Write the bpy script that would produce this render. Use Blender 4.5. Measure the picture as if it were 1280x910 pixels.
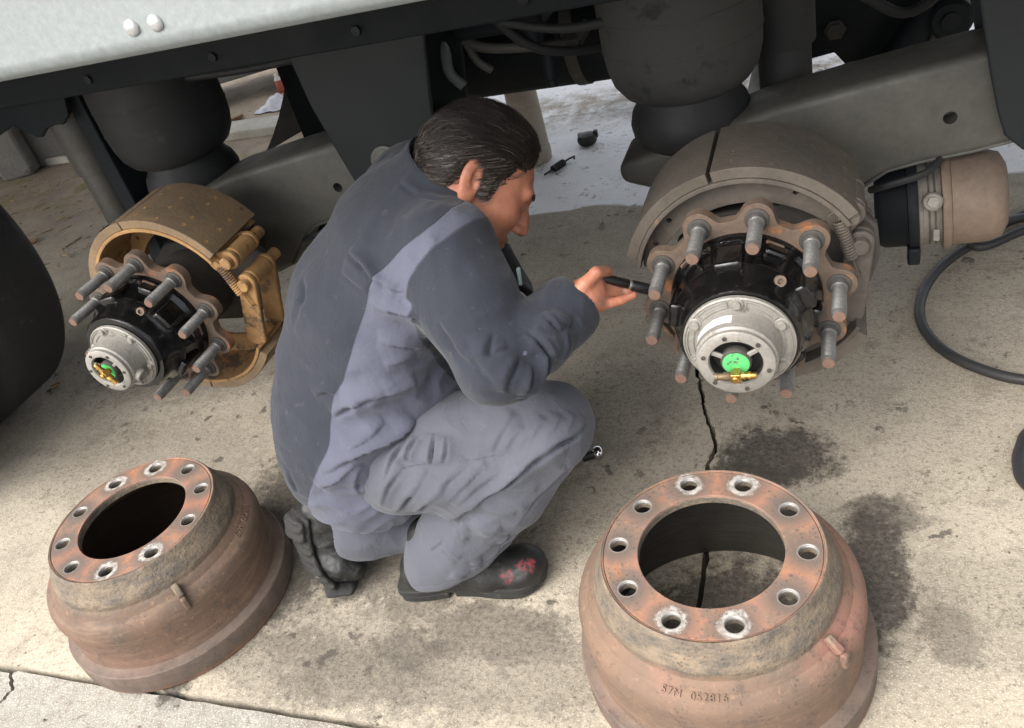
import bpy, bmesh, math, random
import numpy as np
from mathutils import Vector, Matrix, noise as mnoise

# ------------------------------------------------------------------ clear
for o in list(bpy.data.objects): bpy.data.objects.remove(o, do_unlink=True)
scene = bpy.context.scene
COL = scene.collection
random.seed(7); RNG = np.random.default_rng(7)

# ------------------------------------------------------------------ camera, sky, sun, exposure
CAM_POS = Vector((0.0, 0.0, 1.29214))
CR = Vector((0.92987861, 0.28196166, -0.23626976))
CU = Vector((0.01466818, 0.61334036, 0.7896825))
CF = Vector((-0.36757397, 0.73777451, -0.56619621))
cd = bpy.data.cameras.new('camera'); cam = bpy.data.objects.new('camera', cd); COL.objects.link(cam)
cd.sensor_width = 36.0; cd.lens = 1066.3154 / 1280 * 36.0; cd.clip_start = 0.02; cd.clip_end = 2000
m = Matrix.Identity(4)
for i in range(3): m[i][0] = CR[i]; m[i][1] = CU[i]; m[i][2] = -CF[i]; m[i][3] = CAM_POS[i]
cam.matrix_world = m
scene.camera = cam

SUN_EL = math.radians(50); SUN_AZ = math.radians(212)     # azimuth measured from +Y clockwise: an overcast, very wide sun from high behind the camera's left
world = bpy.data.worlds.new('World'); scene.world = world; world.use_nodes = True
wn = world.node_tree.nodes; wl = world.node_tree.links
sky = wn.new('ShaderNodeTexSky'); sky.sky_type = 'NISHITA'; sky.sun_disc = False
sky.sun_elevation = SUN_EL; sky.sun_rotation = SUN_AZ
sky.air_density = 1.0; sky.dust_density = 4.0; sky.ozone_density = 0.6
bg = wn['Background']; bg.inputs['Strength'].default_value = 0.15
hsv = wn.new('ShaderNodeHueSaturation'); hsv.inputs['Saturation'].default_value = 0.28
wl.new(sky.outputs[0], hsv.inputs['Color']); wl.new(hsv.outputs[0], bg.inputs['Color'])
sd = bpy.data.lights.new('sun', 'SUN'); sd.energy = 1.5; sd.angle = math.radians(75); sd.color = (1.0, 0.96, 0.90)
sun = bpy.data.objects.new('sun', sd); COL.objects.link(sun)
sv = Vector((math.sin(SUN_AZ) * math.cos(SUN_EL), math.cos(SUN_AZ) * math.cos(SUN_EL), math.sin(SUN_EL)))
sun.rotation_euler = sv.to_track_quat('Z', 'Y').to_euler(); sun.location = sv * 20
scene.view_settings.view_transform = 'Standard'; scene.view_settings.look = 'None'
scene.view_settings.exposure = 1.32; scene.view_settings.gamma = 1.0
scene.view_settings.use_curve_mapping = False
scene.cycles.max_bounces = 6; scene.cycles.diffuse_bounces = 3; scene.cycles.glossy_bounces = 3

# ------------------------------------------------------------------ material helpers
class NT:
    def __init__(s, name):
        s.m = bpy.data.materials.new(name); s.m.use_nodes = True
        s.n = s.m.node_tree.nodes; s.l = s.m.node_tree.links
        s.b = s.n['Principled BSDF']; s.tc = s.n.new('ShaderNodeTexCoord'); s.P = s.tc.outputs['Object']
    def put(s, sock, v):
        if isinstance(v, bpy.types.NodeSocket): s.l.new(v, sock)
        elif isinstance(v, (tuple, list)) and sock.type == 'RGBA': sock.default_value = (*v, 1) if len(v) == 3 else v
        else: sock.default_value = v
    def noise(s, scale, detail=6, rough=.6, vec=None, dist=0.0):
        n = s.n.new('ShaderNodeTexNoise'); n.inputs['Scale'].default_value = scale; n.inputs['Detail'].default_value = min(detail, 4.5)
        n.inputs['Roughness'].default_value = rough; n.inputs['Distortion'].default_value = dist
        s.l.new(vec or s.P, n.inputs['Vector']); return n.outputs['Fac']
    def voro(s, scale, feature='F1', vec=None, out='Distance', rnd=1.0):
        n = s.n.new('ShaderNodeTexVoronoi'); n.feature = feature; n.inputs['Scale'].default_value = scale
        n.inputs['Randomness'].default_value = rnd
        s.l.new(vec or s.P, n.inputs['Vector']); return n.outputs[out]
    def ramp(s, f, a, b, lo=0.0, hi=1.0):
        n = s.n.new('ShaderNodeMapRange'); n.clamp = True
        s.put(n.inputs[0], f); n.inputs[1].default_value = a; n.inputs[2].default_value = b
        n.inputs[3].default_value = lo; n.inputs[4].default_value = hi; return n.outputs[0]
    def math(s, op, a, b=0.0, c=None):
        n = s.n.new('ShaderNodeMath'); n.operation = op; s.put(n.inputs[0], a); s.put(n.inputs[1], b)
        if c is not None: s.put(n.inputs[2], c)
        return n.outputs[0]
    def mix(s, f, a, b, mode='MIX'):
        n = s.n.new('ShaderNodeMix'); n.data_type = 'RGBA'; n.blend_type = mode
        s.put(n.inputs[0], f); s.put(n.inputs[6], a); s.put(n.inputs[7], b); return n.outputs[2]
    def map(s, scale=(1, 1, 1), loc=(0, 0, 0), vec=None):
        n = s.n.new('ShaderNodeMapping'); n.inputs['Scale'].default_value = scale; n.inputs['Location'].default_value = loc
        s.l.new(vec or s.P, n.inputs['Vector']); return n.outputs[0]
    def sep(s, vec=None):
        n = s.n.new('ShaderNodeSeparateXYZ'); s.l.new(vec or s.P, n.inputs[0]); return n.outputs
    def attr(s, name):
        n = s.n.new('ShaderNodeAttribute'); n.attribute_name = name; return n.outputs['Fac']
    def dist(s, pt, vec=None):
        n = s.n.new('ShaderNodeVectorMath'); n.operation = 'DISTANCE'; s.l.new(vec or s.P, n.inputs[0])
        n.inputs[1].default_value = pt; return n.outputs['Value']
    def bump(s, h, strength=.3, d=.01, prev=None):
        n = s.n.new('ShaderNodeBump'); n.inputs['Strength'].default_value = strength; n.inputs['Distance'].default_value = d
        s.l.new(h, n.inputs['Height'])
        if prev: s.l.new(prev, n.inputs['Normal'])
        return n.outputs[0]
    def out(s, col, rough=.6, metal=0.0, normal=None, spec=None, coat=None):
        s.put(s.b.inputs['Base Color'], col); s.put(s.b.inputs['Roughness'], rough); s.put(s.b.inputs['Metallic'], metal)
        if normal: s.l.new(normal, s.b.inputs['Normal'])
        if spec is not None: s.put(s.b.inputs['Specular IOR Level'], spec)
        if coat: s.b.inputs['Coat Weight'].default_value = coat; s.b.inputs['Coat Roughness'].default_value = .12
        return s.m

def mat_gen(name, c1, c2, scale=8, rough=.6, metal=0.0, bump=.3, bscale=60, c3=None, t3=.62, s3=22, rvar=.15, coat=None, spec=None, bd=.003):
    t = NT(name)
    n1 = t.noise(scale, 8, .65); col = t.mix(t.ramp(n1, .35, .65), c1, c2)
    if c3 is not None:
        n3 = t.noise(s3, 8, .7); col = t.mix(t.ramp(n3, t3, t3 + .08), col, c3)
    fine = t.noise(bscale, 6, .7)
    col = t.mix(t.ramp(fine, .3, .7, 0, .25), col, (0.02, 0.018, 0.015))
    r = t.ramp(n1, .3, .7, max(0, rough - rvar), min(1, rough + rvar))
    return t.out(col, r, metal, t.bump(fine, bump, bd), spec, coat)

# ------------------------------------------------------------------ mesh helpers
class MB:
    def __init__(s): s.v = []; s.f = []
    def add(s, V, F):
        o = len(s.v); s.v += [tuple(float(c) for c in p) for p in V]; s.f += [tuple(i + o for i in f) for f in F]; return s
    def box(s, c, d, R=None):
        V = []
        for i in range(8):
            p = Vector(((i & 1) - .5, ((i >> 1) & 1) - .5, ((i >> 2) & 1) - .5)); p = Vector((p.x * d[0], p.y * d[1], p.z * d[2]))
            if R is not None: p = R @ p
            V.append(p + Vector(c))
        return s.add(V, [(0, 2, 3, 1), (4, 5, 7, 6), (0, 1, 5, 4), (2, 6, 7, 3), (0, 4, 6, 2), (1, 3, 7, 5)])
    def lathe(s, prof, o=(0, 0, 0), axis=(0, 0, 1), n=48, caps=(False, False), phase=0.0):
        ax = Vector(axis).normalized(); t = Vector((1, 0, 0)) if abs(ax.x) < .9 else Vector((0, 0, 1))
        ex = (t - ax * t.dot(ax)).normalized(); ey = ax.cross(ex); o = Vector(o); V = []; F = []
        for r, h in prof:
            for k in range(n):
                a = 2 * math.pi * k / n + phase; V.append(o + ax * h + (ex * math.cos(a) + ey * math.sin(a)) * r)
        for i in range(len(prof) - 1):
            for k in range(n):
                k2 = (k + 1) % n; F.append((i * n + k, i * n + k2, (i + 1) * n + k2, (i + 1) * n + k))
        if caps[0]: F.append(tuple(reversed(range(n))))
        if caps[1]: F.append(tuple(range((len(prof) - 1) * n, len(prof) * n)))
        return s.add(V, F)
    def cyl(s, p0, p1, r, r1=None, n=20, ch=0.0):
        p0 = Vector(p0); p1 = Vector(p1); L = (p1 - p0).length; r1 = r if r1 is None else r1
        pr = [(r - ch, 0), (r, ch), (r1, L - ch), (r1 - ch, L)] if ch > 0 else [(r, 0), (r1, L)]
        return s.lathe(pr, p0, p1 - p0, n, (True, True))
    def tube(s, path, rad, n=10, caps=True, closed=False):
        P = [Vector(p) for p in path]; m_ = len(P)
        R = [rad] * m_ if not isinstance(rad, (list, tuple)) else rad
        V = []; F = []; prev = None
        for i in range(m_):
            if closed: t = (P[(i + 1) % m_] - P[i - 1]).normalized()
            else: t = (P[min(i + 1, m_ - 1)] - P[max(i - 1, 0)]).normalized()
            if prev is None:
                q = Vector((0, 0, 1)) if abs(t.z) < .9 else Vector((1, 0, 0)); e = (q - t * q.dot(t)).normalized()
            else: e = (prev - t * prev.dot(t)).normalized()
            prev = e; b = t.cross(e)
            for k in range(n):
                a = 2 * math.pi * k / n; V.append(P[i] + (e * math.cos(a) + b * math.sin(a)) * R[i])
        for i in range(m_ if closed else m_ - 1):
            j = (i + 1) % m_
            for k in range(n):
                k2 = (k + 1) % n; F.append((i * n + k, i * n + k2, j * n + k2, j * n + k))
        if caps and not closed: F += [tuple(reversed(range(n))), tuple(range((m_ - 1) * n, m_ * n))]
        return s.add(V, F)
    def prism(s, poly, o, ex, ey, ez):
        o = Vector(o); ex = Vector(ex); ey = Vector(ey); ez = Vector(ez); n = len(poly)
        V = [o + ex * x + ey * y for x, y in poly] + [o + ex * x + ey * y + ez for x, y in poly]
        F = [tuple(reversed(range(n))), tuple(range(n, 2 * n))] + [(i, (i + 1) % n, n + (i + 1) % n, n + i) for i in range(n)]
        return s.add(V, F)
    def build(s, name, mat, parent=None, smooth=40, bevel=0.0, seg=2, sub=0):
        me = bpy.data.meshes.new(name); me.from_pydata(s.v, [], s.f); me.validate()
        bm = bmesh.new(); bm.from_mesh(me); bmesh.ops.recalc_face_normals(bm, faces=bm.faces); bm.to_mesh(me); bm.free()
        return mkobj(name, me, mat, parent, smooth, bevel, seg, sub)

def mkobj(name, me, mat, parent=None, smooth=40, bevel=0.0, seg=2, sub=0):
    if smooth:
        me.shade_smooth()
        if smooth < 180: me.set_sharp_from_angle(angle=math.radians(smooth))
    o = bpy.data.objects.new(name, me); COL.objects.link(o)
    for mm in (mat if isinstance(mat, (list, tuple)) else [mat]): me.materials.append(mm)
    if parent: o.parent = parent
    if bevel:
        b = o.modifiers.new('bevel', 'BEVEL'); b.width = bevel; b.segments = seg; b.limit_method = 'ANGLE'; b.angle_limit = math.radians(40)
        b.harden_normals = False
    if sub:
        q = o.modifiers.new('subd', 'SUBSURF'); q.levels = sub; q.render_levels = sub
    return o

def tag(o, label, cat, group=None, kind=None):
    if label: o['label'] = label
    if cat: o['category'] = cat
    if group: o['group'] = group
    if kind: o['kind'] = kind
    return o
def empty(name, loc=(0, 0, 0)):
    e = bpy.data.objects.new(name, None); COL.objects.link(e); e.location = loc; e.empty_display_size = .05; return e
def copy_tree(o, parent=None):
    c = o.copy(); COL.objects.link(c); c.parent = parent
    for ch in o.children: copy_tree(ch, c)
    return c
def spline(pts, n=8):
    P = [Vector(p) for p in pts]; out = []
    for i in range(len(P) - 1):
        p0 = P[max(i - 1, 0)]; p1 = P[i]; p2 = P[i + 1]; p3 = P[min(i + 2, len(P) - 1)]
        for k in range(n):
            t = k / n
            out.append(.5 * ((2 * p1) + (p2 - p0) * t + (2 * p0 - 5 * p1 + 4 * p2 - p3) * t * t + (3 * p1 - p0 - 3 * p2 + p3) * t ** 3))
    out.append(P[-1]); return out
def holed_plate(outer, inner_loops, z0, z1):
    """flat plate in XY with holes; returns verts, faces (top z1, bottom z0, all walls)"""
    bm = bmesh.new(); loops = []
    for lp in [outer] + inner_loops:
        vs = [bm.verts.new((x, y, z1)) for x, y in lp]; es = [bm.edges.new((vs[i], vs[(i + 1) % len(vs)])) for i in range(len(vs))]; loops.append((vs, es))
    bmesh.ops.triangle_fill(bm, use_beauty=True, use_dissolve=False, edges=[e for _, es in loops for e in es])
    bm.verts.index_update()
    V = [tuple(v.co) for v in bm.verts]; F = [tuple(v.index for v in f.verts) for f in bm.faces]
    n = len(V); V2 = V + [(x, y, z0) for x, y, _ in V]; F2 = F + [tuple(n + i for i in reversed(f)) for f in F]
    for vs, _ in loops:
        ids = [v.index for v in vs]
        for i in range(len(ids)): a = ids[i]; b = ids[(i + 1) % len(ids)]; F2.append((a, b, n + b, n + a))
    bm.free(); return V2, F2
def circ(cx, cy, r, n=24, ph=0): return [(cx + r * math.cos(2 * math.pi * k / n + ph), cy + r * math.sin(2 * math.pi * k / n + ph)) for k in range(n)]
def nz(x, y=0.0, z=0.0): return mnoise.noise(Vector((x, y, z)))

# ------------------------------------------------------------------ ground
def ground_mat(name, pale=False):
    t = NT(name); P = t.P; xyz = t.sep()
    X, Y = xyz[0], xyz[1]
    big = t.noise(1.6, 8, .62); mid = t.noise(9, 8, .68); fin = t.noise(95, 5, .8); grit = t.noise(300, 3, .7)
    if pale:
        col = t.mix(t.ramp(mid, .35, .7), (.33, .315, .28), (.21, .195, .168))
        col = t.mix(t.ramp(t.noise(5, 8, .7), .56, .66), col, (.22, .195, .165))
    else:
        col = t.mix(t.ramp(big, .38, .62), (.43, .375, .29), (.33, .288, .222))
        col = t.mix(t.ramp(mid, .52, .70, 0, .7), col, (.205, .175, .135))
        col = t.mix(t.ramp(t.noise(22, 8, .75), .60, .72, 0, .5), col, (.43, .385, .31))
    # fine grit and pits
    col = t.mix(t.ramp(fin, .50, .64, 0, .8), col, (.185, .155, .118))
    col = t.mix(t.ramp(grit, .54, .66, 0, .85), col, (.62, .575, .49))
    if not pale:
        # paler, smoother concrete past a wavy edge, colour lifted to stand for sky light
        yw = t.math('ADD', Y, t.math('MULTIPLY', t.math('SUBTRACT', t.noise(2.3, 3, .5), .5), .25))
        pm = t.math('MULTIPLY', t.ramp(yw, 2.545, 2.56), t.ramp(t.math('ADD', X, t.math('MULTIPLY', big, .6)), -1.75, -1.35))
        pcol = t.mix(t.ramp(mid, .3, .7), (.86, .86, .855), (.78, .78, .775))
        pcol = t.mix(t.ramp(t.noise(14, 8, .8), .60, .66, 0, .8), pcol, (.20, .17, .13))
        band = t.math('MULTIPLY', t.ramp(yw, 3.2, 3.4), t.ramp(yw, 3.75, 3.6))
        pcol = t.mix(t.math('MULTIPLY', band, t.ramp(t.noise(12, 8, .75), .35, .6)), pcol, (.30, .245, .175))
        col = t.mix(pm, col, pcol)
        # brown dirt further left and behind
        dm = t.math('MULTIPLY', t.ramp(t.math('ADD', Y, t.math('MULTIPLY', big, 1.2)), 3.0, 3.8), t.ramp(t.math('ADD', X, mid), -1.1, -1.7))
        dcol = t.mix(t.ramp(t.noise(6, 8, .75), .35, .65), (.36, .29, .215), (.22, .175, .13))
        col = t.mix(dm, col, dcol)
        mossm = t.math('MULTIPLY', t.ramp(t.noise(7, 8, .8), .5, .62), t.math('MULTIPLY', t.ramp(Y, 2.9, 3.2), t.math('MULTIPLY', t.ramp(Y, 3.65, 3.45), t.ramp(X, -1.8, -2.2))))
        col = t.mix(mossm, col, (.22, .19, .055))
    # dark patches: some oil, grease and damp, plus painted shade inside the right drum
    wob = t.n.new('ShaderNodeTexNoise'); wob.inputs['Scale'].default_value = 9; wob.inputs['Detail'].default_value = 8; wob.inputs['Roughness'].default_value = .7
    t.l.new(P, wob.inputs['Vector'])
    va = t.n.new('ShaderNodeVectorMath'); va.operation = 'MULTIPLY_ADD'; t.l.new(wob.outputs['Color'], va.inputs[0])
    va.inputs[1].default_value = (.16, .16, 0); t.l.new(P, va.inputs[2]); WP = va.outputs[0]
    stains_and_shade = [(-.14, 1.36, .13, .085, .95), (-.19, 1.30, .09, .06, .8), (.035, 1.06, .06, .17, .9), (.06, 1.20, .07, .06, .6), (-1.22, 1.22, .17, .20, .75), (-1.14, .98, .10, .16, .7), (-.62, .86, .16, .07, .5), (-.70, .80, .45, .14, .45), (-1.0, .74, .35, .08, .4), (-.95, 1.12, .35, .22, .35), (.25, 1.0, .22, .12, .25), (-1.75, 1.25, .35, .22, .30), (-.78, .80, .09, .05, .5),  # includes patches that darken the concrete close right of the drums
              (-.82, .90, .08, .05, .45), (-.95, .96, .14, .06, .5), (-.20, .88, .20, .20, 1.0), (-1.20, .90, .20, .09, .45), (-1.5, 1.05, .12, .06, .25),  # full-strength patch is shade painted on the floor inside the right drum
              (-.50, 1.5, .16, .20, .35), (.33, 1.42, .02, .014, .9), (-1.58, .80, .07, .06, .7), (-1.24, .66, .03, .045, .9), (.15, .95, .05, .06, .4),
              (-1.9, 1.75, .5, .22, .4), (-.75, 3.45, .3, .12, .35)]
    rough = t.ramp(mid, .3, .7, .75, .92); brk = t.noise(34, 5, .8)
    for (x, y, rx, ry, k) in stains_and_shade:
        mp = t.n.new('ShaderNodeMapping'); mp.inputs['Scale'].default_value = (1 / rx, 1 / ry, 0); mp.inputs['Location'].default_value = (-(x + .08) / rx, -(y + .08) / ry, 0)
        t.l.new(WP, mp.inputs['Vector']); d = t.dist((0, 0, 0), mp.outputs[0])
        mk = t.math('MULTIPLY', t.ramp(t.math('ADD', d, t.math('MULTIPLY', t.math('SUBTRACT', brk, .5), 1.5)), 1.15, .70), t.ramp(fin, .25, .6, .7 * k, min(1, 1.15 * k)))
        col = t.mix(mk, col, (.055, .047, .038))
    # drips and specks
    v = t.voro(15, vec=WP); sp = t.math('MULTIPLY', t.ramp(v, .21, .15), t.ramp(t.noise(2.6, 4, .6), .46, .56))
    col = t.mix(t.math('MULTIPLY', sp, .8), col, (.06, .05, .042))
    v2 = t.voro(60, vec=WP); sp2 = t.math('MULTIPLY', t.ramp(v2, .24, .14), t.ramp(t.noise(4.2, 5, .6), .46, .58))
    col = t.mix(t.math('MULTIPLY', sp2, .75), col, (.08, .066, .052))
    hgt = t.math('ADD', t.math('MULTIPLY', fin, .6), t.math('MULTIPLY', grit, .5))
    nrm = t.bump(hgt, .55, .004, t.bump(mid, .3, .02))
    if not pale:
        rough = t.math('SUBTRACT', rough, t.math('MULTIPLY', pm, .35))
    return t.out(col, rough, 0, nrm, .4)

M = {}
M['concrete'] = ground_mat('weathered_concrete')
M['pale_concrete'] = ground_mat('pale_concrete', True)
M['dirt'] = mat_gen('packed_dirt', (.23, .18, .13), (.12, .095, .07), 3, .95, 0, .8, 60, (.05, .042, .035), .6, 9, bd=.01)
M['kerb'] = mat_gen('kerb_concrete', (.55, .52, .45), (.42, .39, .33), 5, .9, 0, .4, 90)

sheet = MB().add([(-400, -400, -.12), (400, -400, -.12), (400, 400, -.12), (-400, 400, -.12)], [(0, 1, 2, 3)])
tag(sheet.build('ground', M['dirt'], smooth=0), None, None, kind='structure')

def jag(pts, n, amp, seed):
    out = []
    for i in range(len(pts) - 1):
        for k in range(n):
            t_ = k / n; x = pts[i][0] * (1 - t_) + pts[i + 1][0] * t_; y = pts[i][1] * (1 - t_) + pts[i + 1][1] * t_
            out.append((x + amp * nz(y * 45, seed) + amp * .6 * nz(y * 120, seed + 3), y))
    out.append(pts[-1]); return out
ck = [(-.245, .652), (-.255, .8), (-.262, 1.0), (-.27, 1.2), (-.287, 1.32), (-.276, 1.38), (-.293, 1.44), (-.315, 1.50), (-.325, 1.55), (-.343, 1.62), (-.36, 1.70), (-.37, 1.85), (-.38, 2.1)]
L = jag(ck, 9, .007, 1.0)
wid = lambda y: max(0.0, .015 * min(1, (2.0 - y) / .35)) * (.55 + .9 * abs(nz(y * 22, 9.1)))
Rr = [(x + wid(y) + .0001, y) for x, y in L]
def slab(name, poly, mat, top=0.0):
    o = MB().prism([(x, y) for x, y in poly], (0, 0, top), (1, 0, 0), (0, 1, 0), (0, 0, -.11)).build(name, mat, smooth=0)
    return tag(o, None, None, kind='structure')
def frontedge(x0, x1, y, seed, n=160):
    return [(x0 + (x1 - x0) * k / n, y + .004 * nz((x0 + (x1 - x0) * k / n) * 18, seed) + .003 * nz((x0 + (x1 - x0) * k / n) * 60, seed)) for k in range(n + 1)]
# rear slabs
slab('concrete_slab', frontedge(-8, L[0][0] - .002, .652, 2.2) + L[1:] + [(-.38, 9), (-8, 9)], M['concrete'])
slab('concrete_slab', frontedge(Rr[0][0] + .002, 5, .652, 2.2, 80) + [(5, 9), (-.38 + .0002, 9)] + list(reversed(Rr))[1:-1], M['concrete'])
# front slabs with a cracked corner at the left
c2 = jag([(-1.665, .636), (-1.625, .60), (-1.635, .55), (-1.60, .50), (-1.62, .40), (-1.60, -2.5)], 10, .008, 5.0)
slab('pale_slab', c2 + [(5, -2.5)] + list(reversed(frontedge(-1.655, 5, .640, 6.1))), M['pale_concrete'], -.003)
slab('pale_slab', [(x - .012 - .006 * abs(nz(y * 30)), y) for x, y in reversed(c2)] + [(-8, .636), (-8, -2.5)], M['pale_concrete'], -.006)
# far kerb strip
tag(MB().box((-4.4, 3.795, .012), (5.0, .19, .06)).build('kerb', M['kerb'], smooth=0, bevel=.008), None, None, kind='structure')

# grit and litter scattered on the slabs (nobody could count it)
M['grit'] = mat_gen('loose_grit', (.12, .10, .08), (.28, .24, .19), 30, .9, 0, .3, 60)
gm = MB()
for k in range(900):
    if k < 650: x = random.uniform(-2.2, .6); y = random.uniform(.5, 2.5)
    else: x = random.uniform(-4.4, -1.6); y = random.uniform(1.7, 3.6)
    s_ = random.uniform(.0012, .0035) * (1.8 if k >= 650 else 1) * (2 if random.random() < .05 else 1)
    V = [(x + s_ * random.uniform(.5, 1.3) * math.cos(a), y + s_ * random.uniform(.5, 1.3) * math.sin(a), .0) for a in (0.2, 1.4, 2.6, 3.9, 5.2)]
    top = (x, y, s_ * random.uniform(.6, 1.2)); gm.add(V + [top], [(0, 1, 5), (1, 2, 5), (2, 3, 5), (3, 4, 5), (4, 0, 5)])
tag(gm.build('grit', M['grit'], smooth=0), 'small loose grit scattered over the concrete floor', 'grit', kind='stuff')
M['straw'] = mat_gen('dry_twigs', (.40, .30, .17), (.22, .15, .08), 20, .9, 0, .3, 60)
gm = MB()
for k in range(110):
    x = random.uniform(-4.3, -2.0); y = random.uniform(1.9, 3.6); a = random.uniform(0, 3.14); l = random.uniform(.015, .06)
    gm.tube([(x, y, .004), (x + l * math.cos(a), y + l * math.sin(a), .006 + random.uniform(0, .008)), (x + 2 * l * math.cos(a + .2), y + 2 * l * math.sin(a + .2), .004)], random.uniform(.0015, .004), 5)
tag(gm.build('twigs', M['straw'], smooth=0), 'dry twigs and straw littering the dirt behind the tyre', 'litter', kind='stuff')

# ------------------------------------------------------------------ shared metal materials
M['aluminium'] = mat_gen('painted_silver_rail', (.205, .226, .222), (.195, .215, .211), 1.2, .42, 0, .01, 90, (.14, .152, .152), .72, 9, .04, spec=.3)
M['rivet'] = mat_gen('rivet_steel', (.62, .63, .62), (.50, .5, .5), 20, .35, .6, .05, 200)
M['chassis'] = mat_gen('black_chassis_paint', (.0035, .0065, .0100), (.006, .0095, .013), 4, .65, 0, .25, 70, (.022, .023, .024), .68, 14, spec=.25)
M['hanger'] = mat_gen('grey_black_hanger_paint', (.008, .0115, .0145), (.013, .0165, .019), 5, .55, 0, .2, 70, (.035, .035, .032), .70, 12, spec=.3)
M['pinkrust'] = mat_gen('pinkish_rust_paint', (.26, .19, .16), (.18, .13, .11), 8, .75, 0, .3, 90)
M['arm'] = mat_gen('dusty_grey_beam', (.098, .094, .080), (.062, .061, .054), 6, .6, .0, .25, 90, (.20, .185, .155), .66, 13)
M['shockgrey'] = mat_gen('dusty_shock_paint', (.085, .083, .075), (.055, .055, .05), 8, .55, .1, .2, 90, (.14, .13, .115), .66, 14)
M['rubber'] = mat_gen('bellows_rubber', (.011, .012, .014), (.018, .019, .020), 7, .7, 0, .2, 90, (.04, .036, .03), .64, 12)
M['rubber_dusty'] = mat_gen('dusty_bellows_rubber', (.026, .028, .028), (.044, .043, .039), 7, .8, 0, .25, 90, (.012, .013, .015), .55, 10)
M['tyre'] = mat_gen('tyre_rubber', (.007, .007, .008), (.012, .012, .012), 7, .75, 0, .3, 60, (.05, .044, .038), .62, 8)
M['lining'] = mat_gen('brake_lining', (.13, .108, .085), (.085, .072, .058), 9, .9, 0, .35, 120, (.19, .155, .12), .66, 30)
M['lining_brown'] = mat_gen('brake_lining_brown', (.265, .178, .098), (.180, .128, .080), 9, .9, 0, .35, 120, (.30, .21, .12), .62, 30)
M['shoe_grey'] = mat_gen('dusty_shoe_steel', (.135, .112, .090), (.075, .066, .058), 9, .8, .1, .45, 90, (.26, .155, .095), .60, 16)
M['shoe_orange'] = mat_gen('ochre_shoe_paint', (.46, .255, .095), (.30, .170, .072), 10, .8, 0, .5, 90, (.12, .075, .045), .53, 12)
M['rust_flange'] = mat_gen('rusty_hub_flange', (.175, .120, .085), (.115, .085, .065), 18, .78, .1, .5, 110, (.33, .135, .055), .57, 22)
M['hub_black'] = mat_gen('glossy_black_hub_paint', (.0025, .0025, .003), (.004, .004, .004), 14, .13, 0, .5, 38, (.10, .072, .05), .645, 30, .05, coat=.3, spec=.35)
M['cast_alu'] = mat_gen('cast_aluminium', (.34, .322, .288), (.27, .253, .225), 16, .52, .25, .35, 160, (.12, .105, .088), .60, 26)
M['stud_steel'] = mat_gen('stud_steel', (.30, .295, .285), (.20, .195, .185), 25, .45, .65, .2, 200, (.25, .15, .09), .66, 40)
M['stud_rust'] = mat_gen('stud_tip_rust', (.24, .135, .09), (.16, .10, .075), 40, .8, .1, .4, 200)
M['brass'] = mat_gen('brass', (.62, .40, .12), (.45, .27, .08), 30, .28, .95, .1, 200)
M['brass_dark'] = mat_gen('tarnished_brass', (.22, .16, .09), (.14, .10, .06), 30, .5, .6, .1, 200)
M['green'] = mat_gen('green_sticker', (.07, .62, .14), (.06, .52, .11), 8, .5, 0, .05, 100)
M['green_worn'] = mat_gen('worn_green_sticker', (.10, .52, .16), (.09, .44, .13), 8, .5, 0, .05, 100, (.06, .07, .06), .56, 60)
M['dark'] = mat_gen('dark_cavity', (.02, .018, .016), (.012, .011, .010), 8, .8)
M['gasket'] = mat_gen('grey_brown_steel', (.085, .075, .066), (.050, .046, .042), 8, .7, .2, .3, 90)
M['chamber_rust'] = mat_gen('rusty_brown_paint', (.20, .145, .105), (.15, .11, .085), 6, .7, .05, .3, 90, (.33, .17, .09), .68, 11)
M['chamber_grey'] = mat_gen('cast_chamber_grey', (.27, .25, .215), (.19, .175, .15), 9, .6, .3, .25, 110)
M['white_label'] = mat_gen('paper_label', (.75, .74, .72), (.65, .64, .62), 12, .6, 0, .05, 90)

# ------------------------------------------------------------------ trailer: deck, rails, frame, hangers
HUB = [(-.1546, 1.1934, .5052), (-1.3945, 1.2091, .4966), (-2.632, 1.20, .500)]
tr = empty('box_trailer', (0, 2.2, 0))
tag(tr, 'silver sided box trailer with dark underframe above the mechanic', 'trailer')
O = Vector((0, 2.2, 0))
def W(mb):   # world coordinates -> trailer local
    mb.v = [(x - O.x, y - O.y, z - O.z) for x, y, z in mb.v]; return mb
prof = [(.900, 1.106), (.897, 1.110), (.8965, 1.122), (.900, 1.127), (.900, 1.40), (.93, 1.41), (.93, 1.135), (.926, 1.104), (.915, 1.0995), (.905, 1.1005)]
rail = W(MB().prism(prof, (-6, 0, 0), (0, 1, 0), (0, 0, 1), (9.5, 0, 0))).build('side_rail', M['aluminium'], tr, smooth=50, bevel=.0015)
for x, z in ((-.8175, 1.1345), (-.780, 1.1345)):
    W(MB().lathe([(.0105, 0), (.0105, .0015), (.0098, .0035), (.0078, .0055), (.004, .0068), (.0001, .0072)], (x, .900, z), (0, -1, 0), 24)).build('rivet', M['rivet'], rail, smooth=180)
W(MB().box((-1.25, 2.215, 1.26), (9.5, 2.56, .26))).build('deck', M['chassis'], tr, smooth=0)
W(MB().box((-1.25, 2.2125, 2.665), (9.5, 2.565, 2.51))).build('unseen_box_blocker', M['aluminium'], tr, smooth=0, bevel=.02)  # unseen upper body, added to block sky light from the near ground
for y0, s in ((1.50, 1), (2.92, -1)):
    cp = [(0, 0), (.085 * s, 0), (.085 * s, .012), (.012 * s, .012), (.012 * s, .205), (0, .205)]
    W(MB().prism(cp, (-6, y0, .915), (0, 1, 0), (0, 0, 1), (9.5, 0, 0))).build('frame_rail', M['chassis'], tr, smooth=0, bevel=.003)
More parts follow.
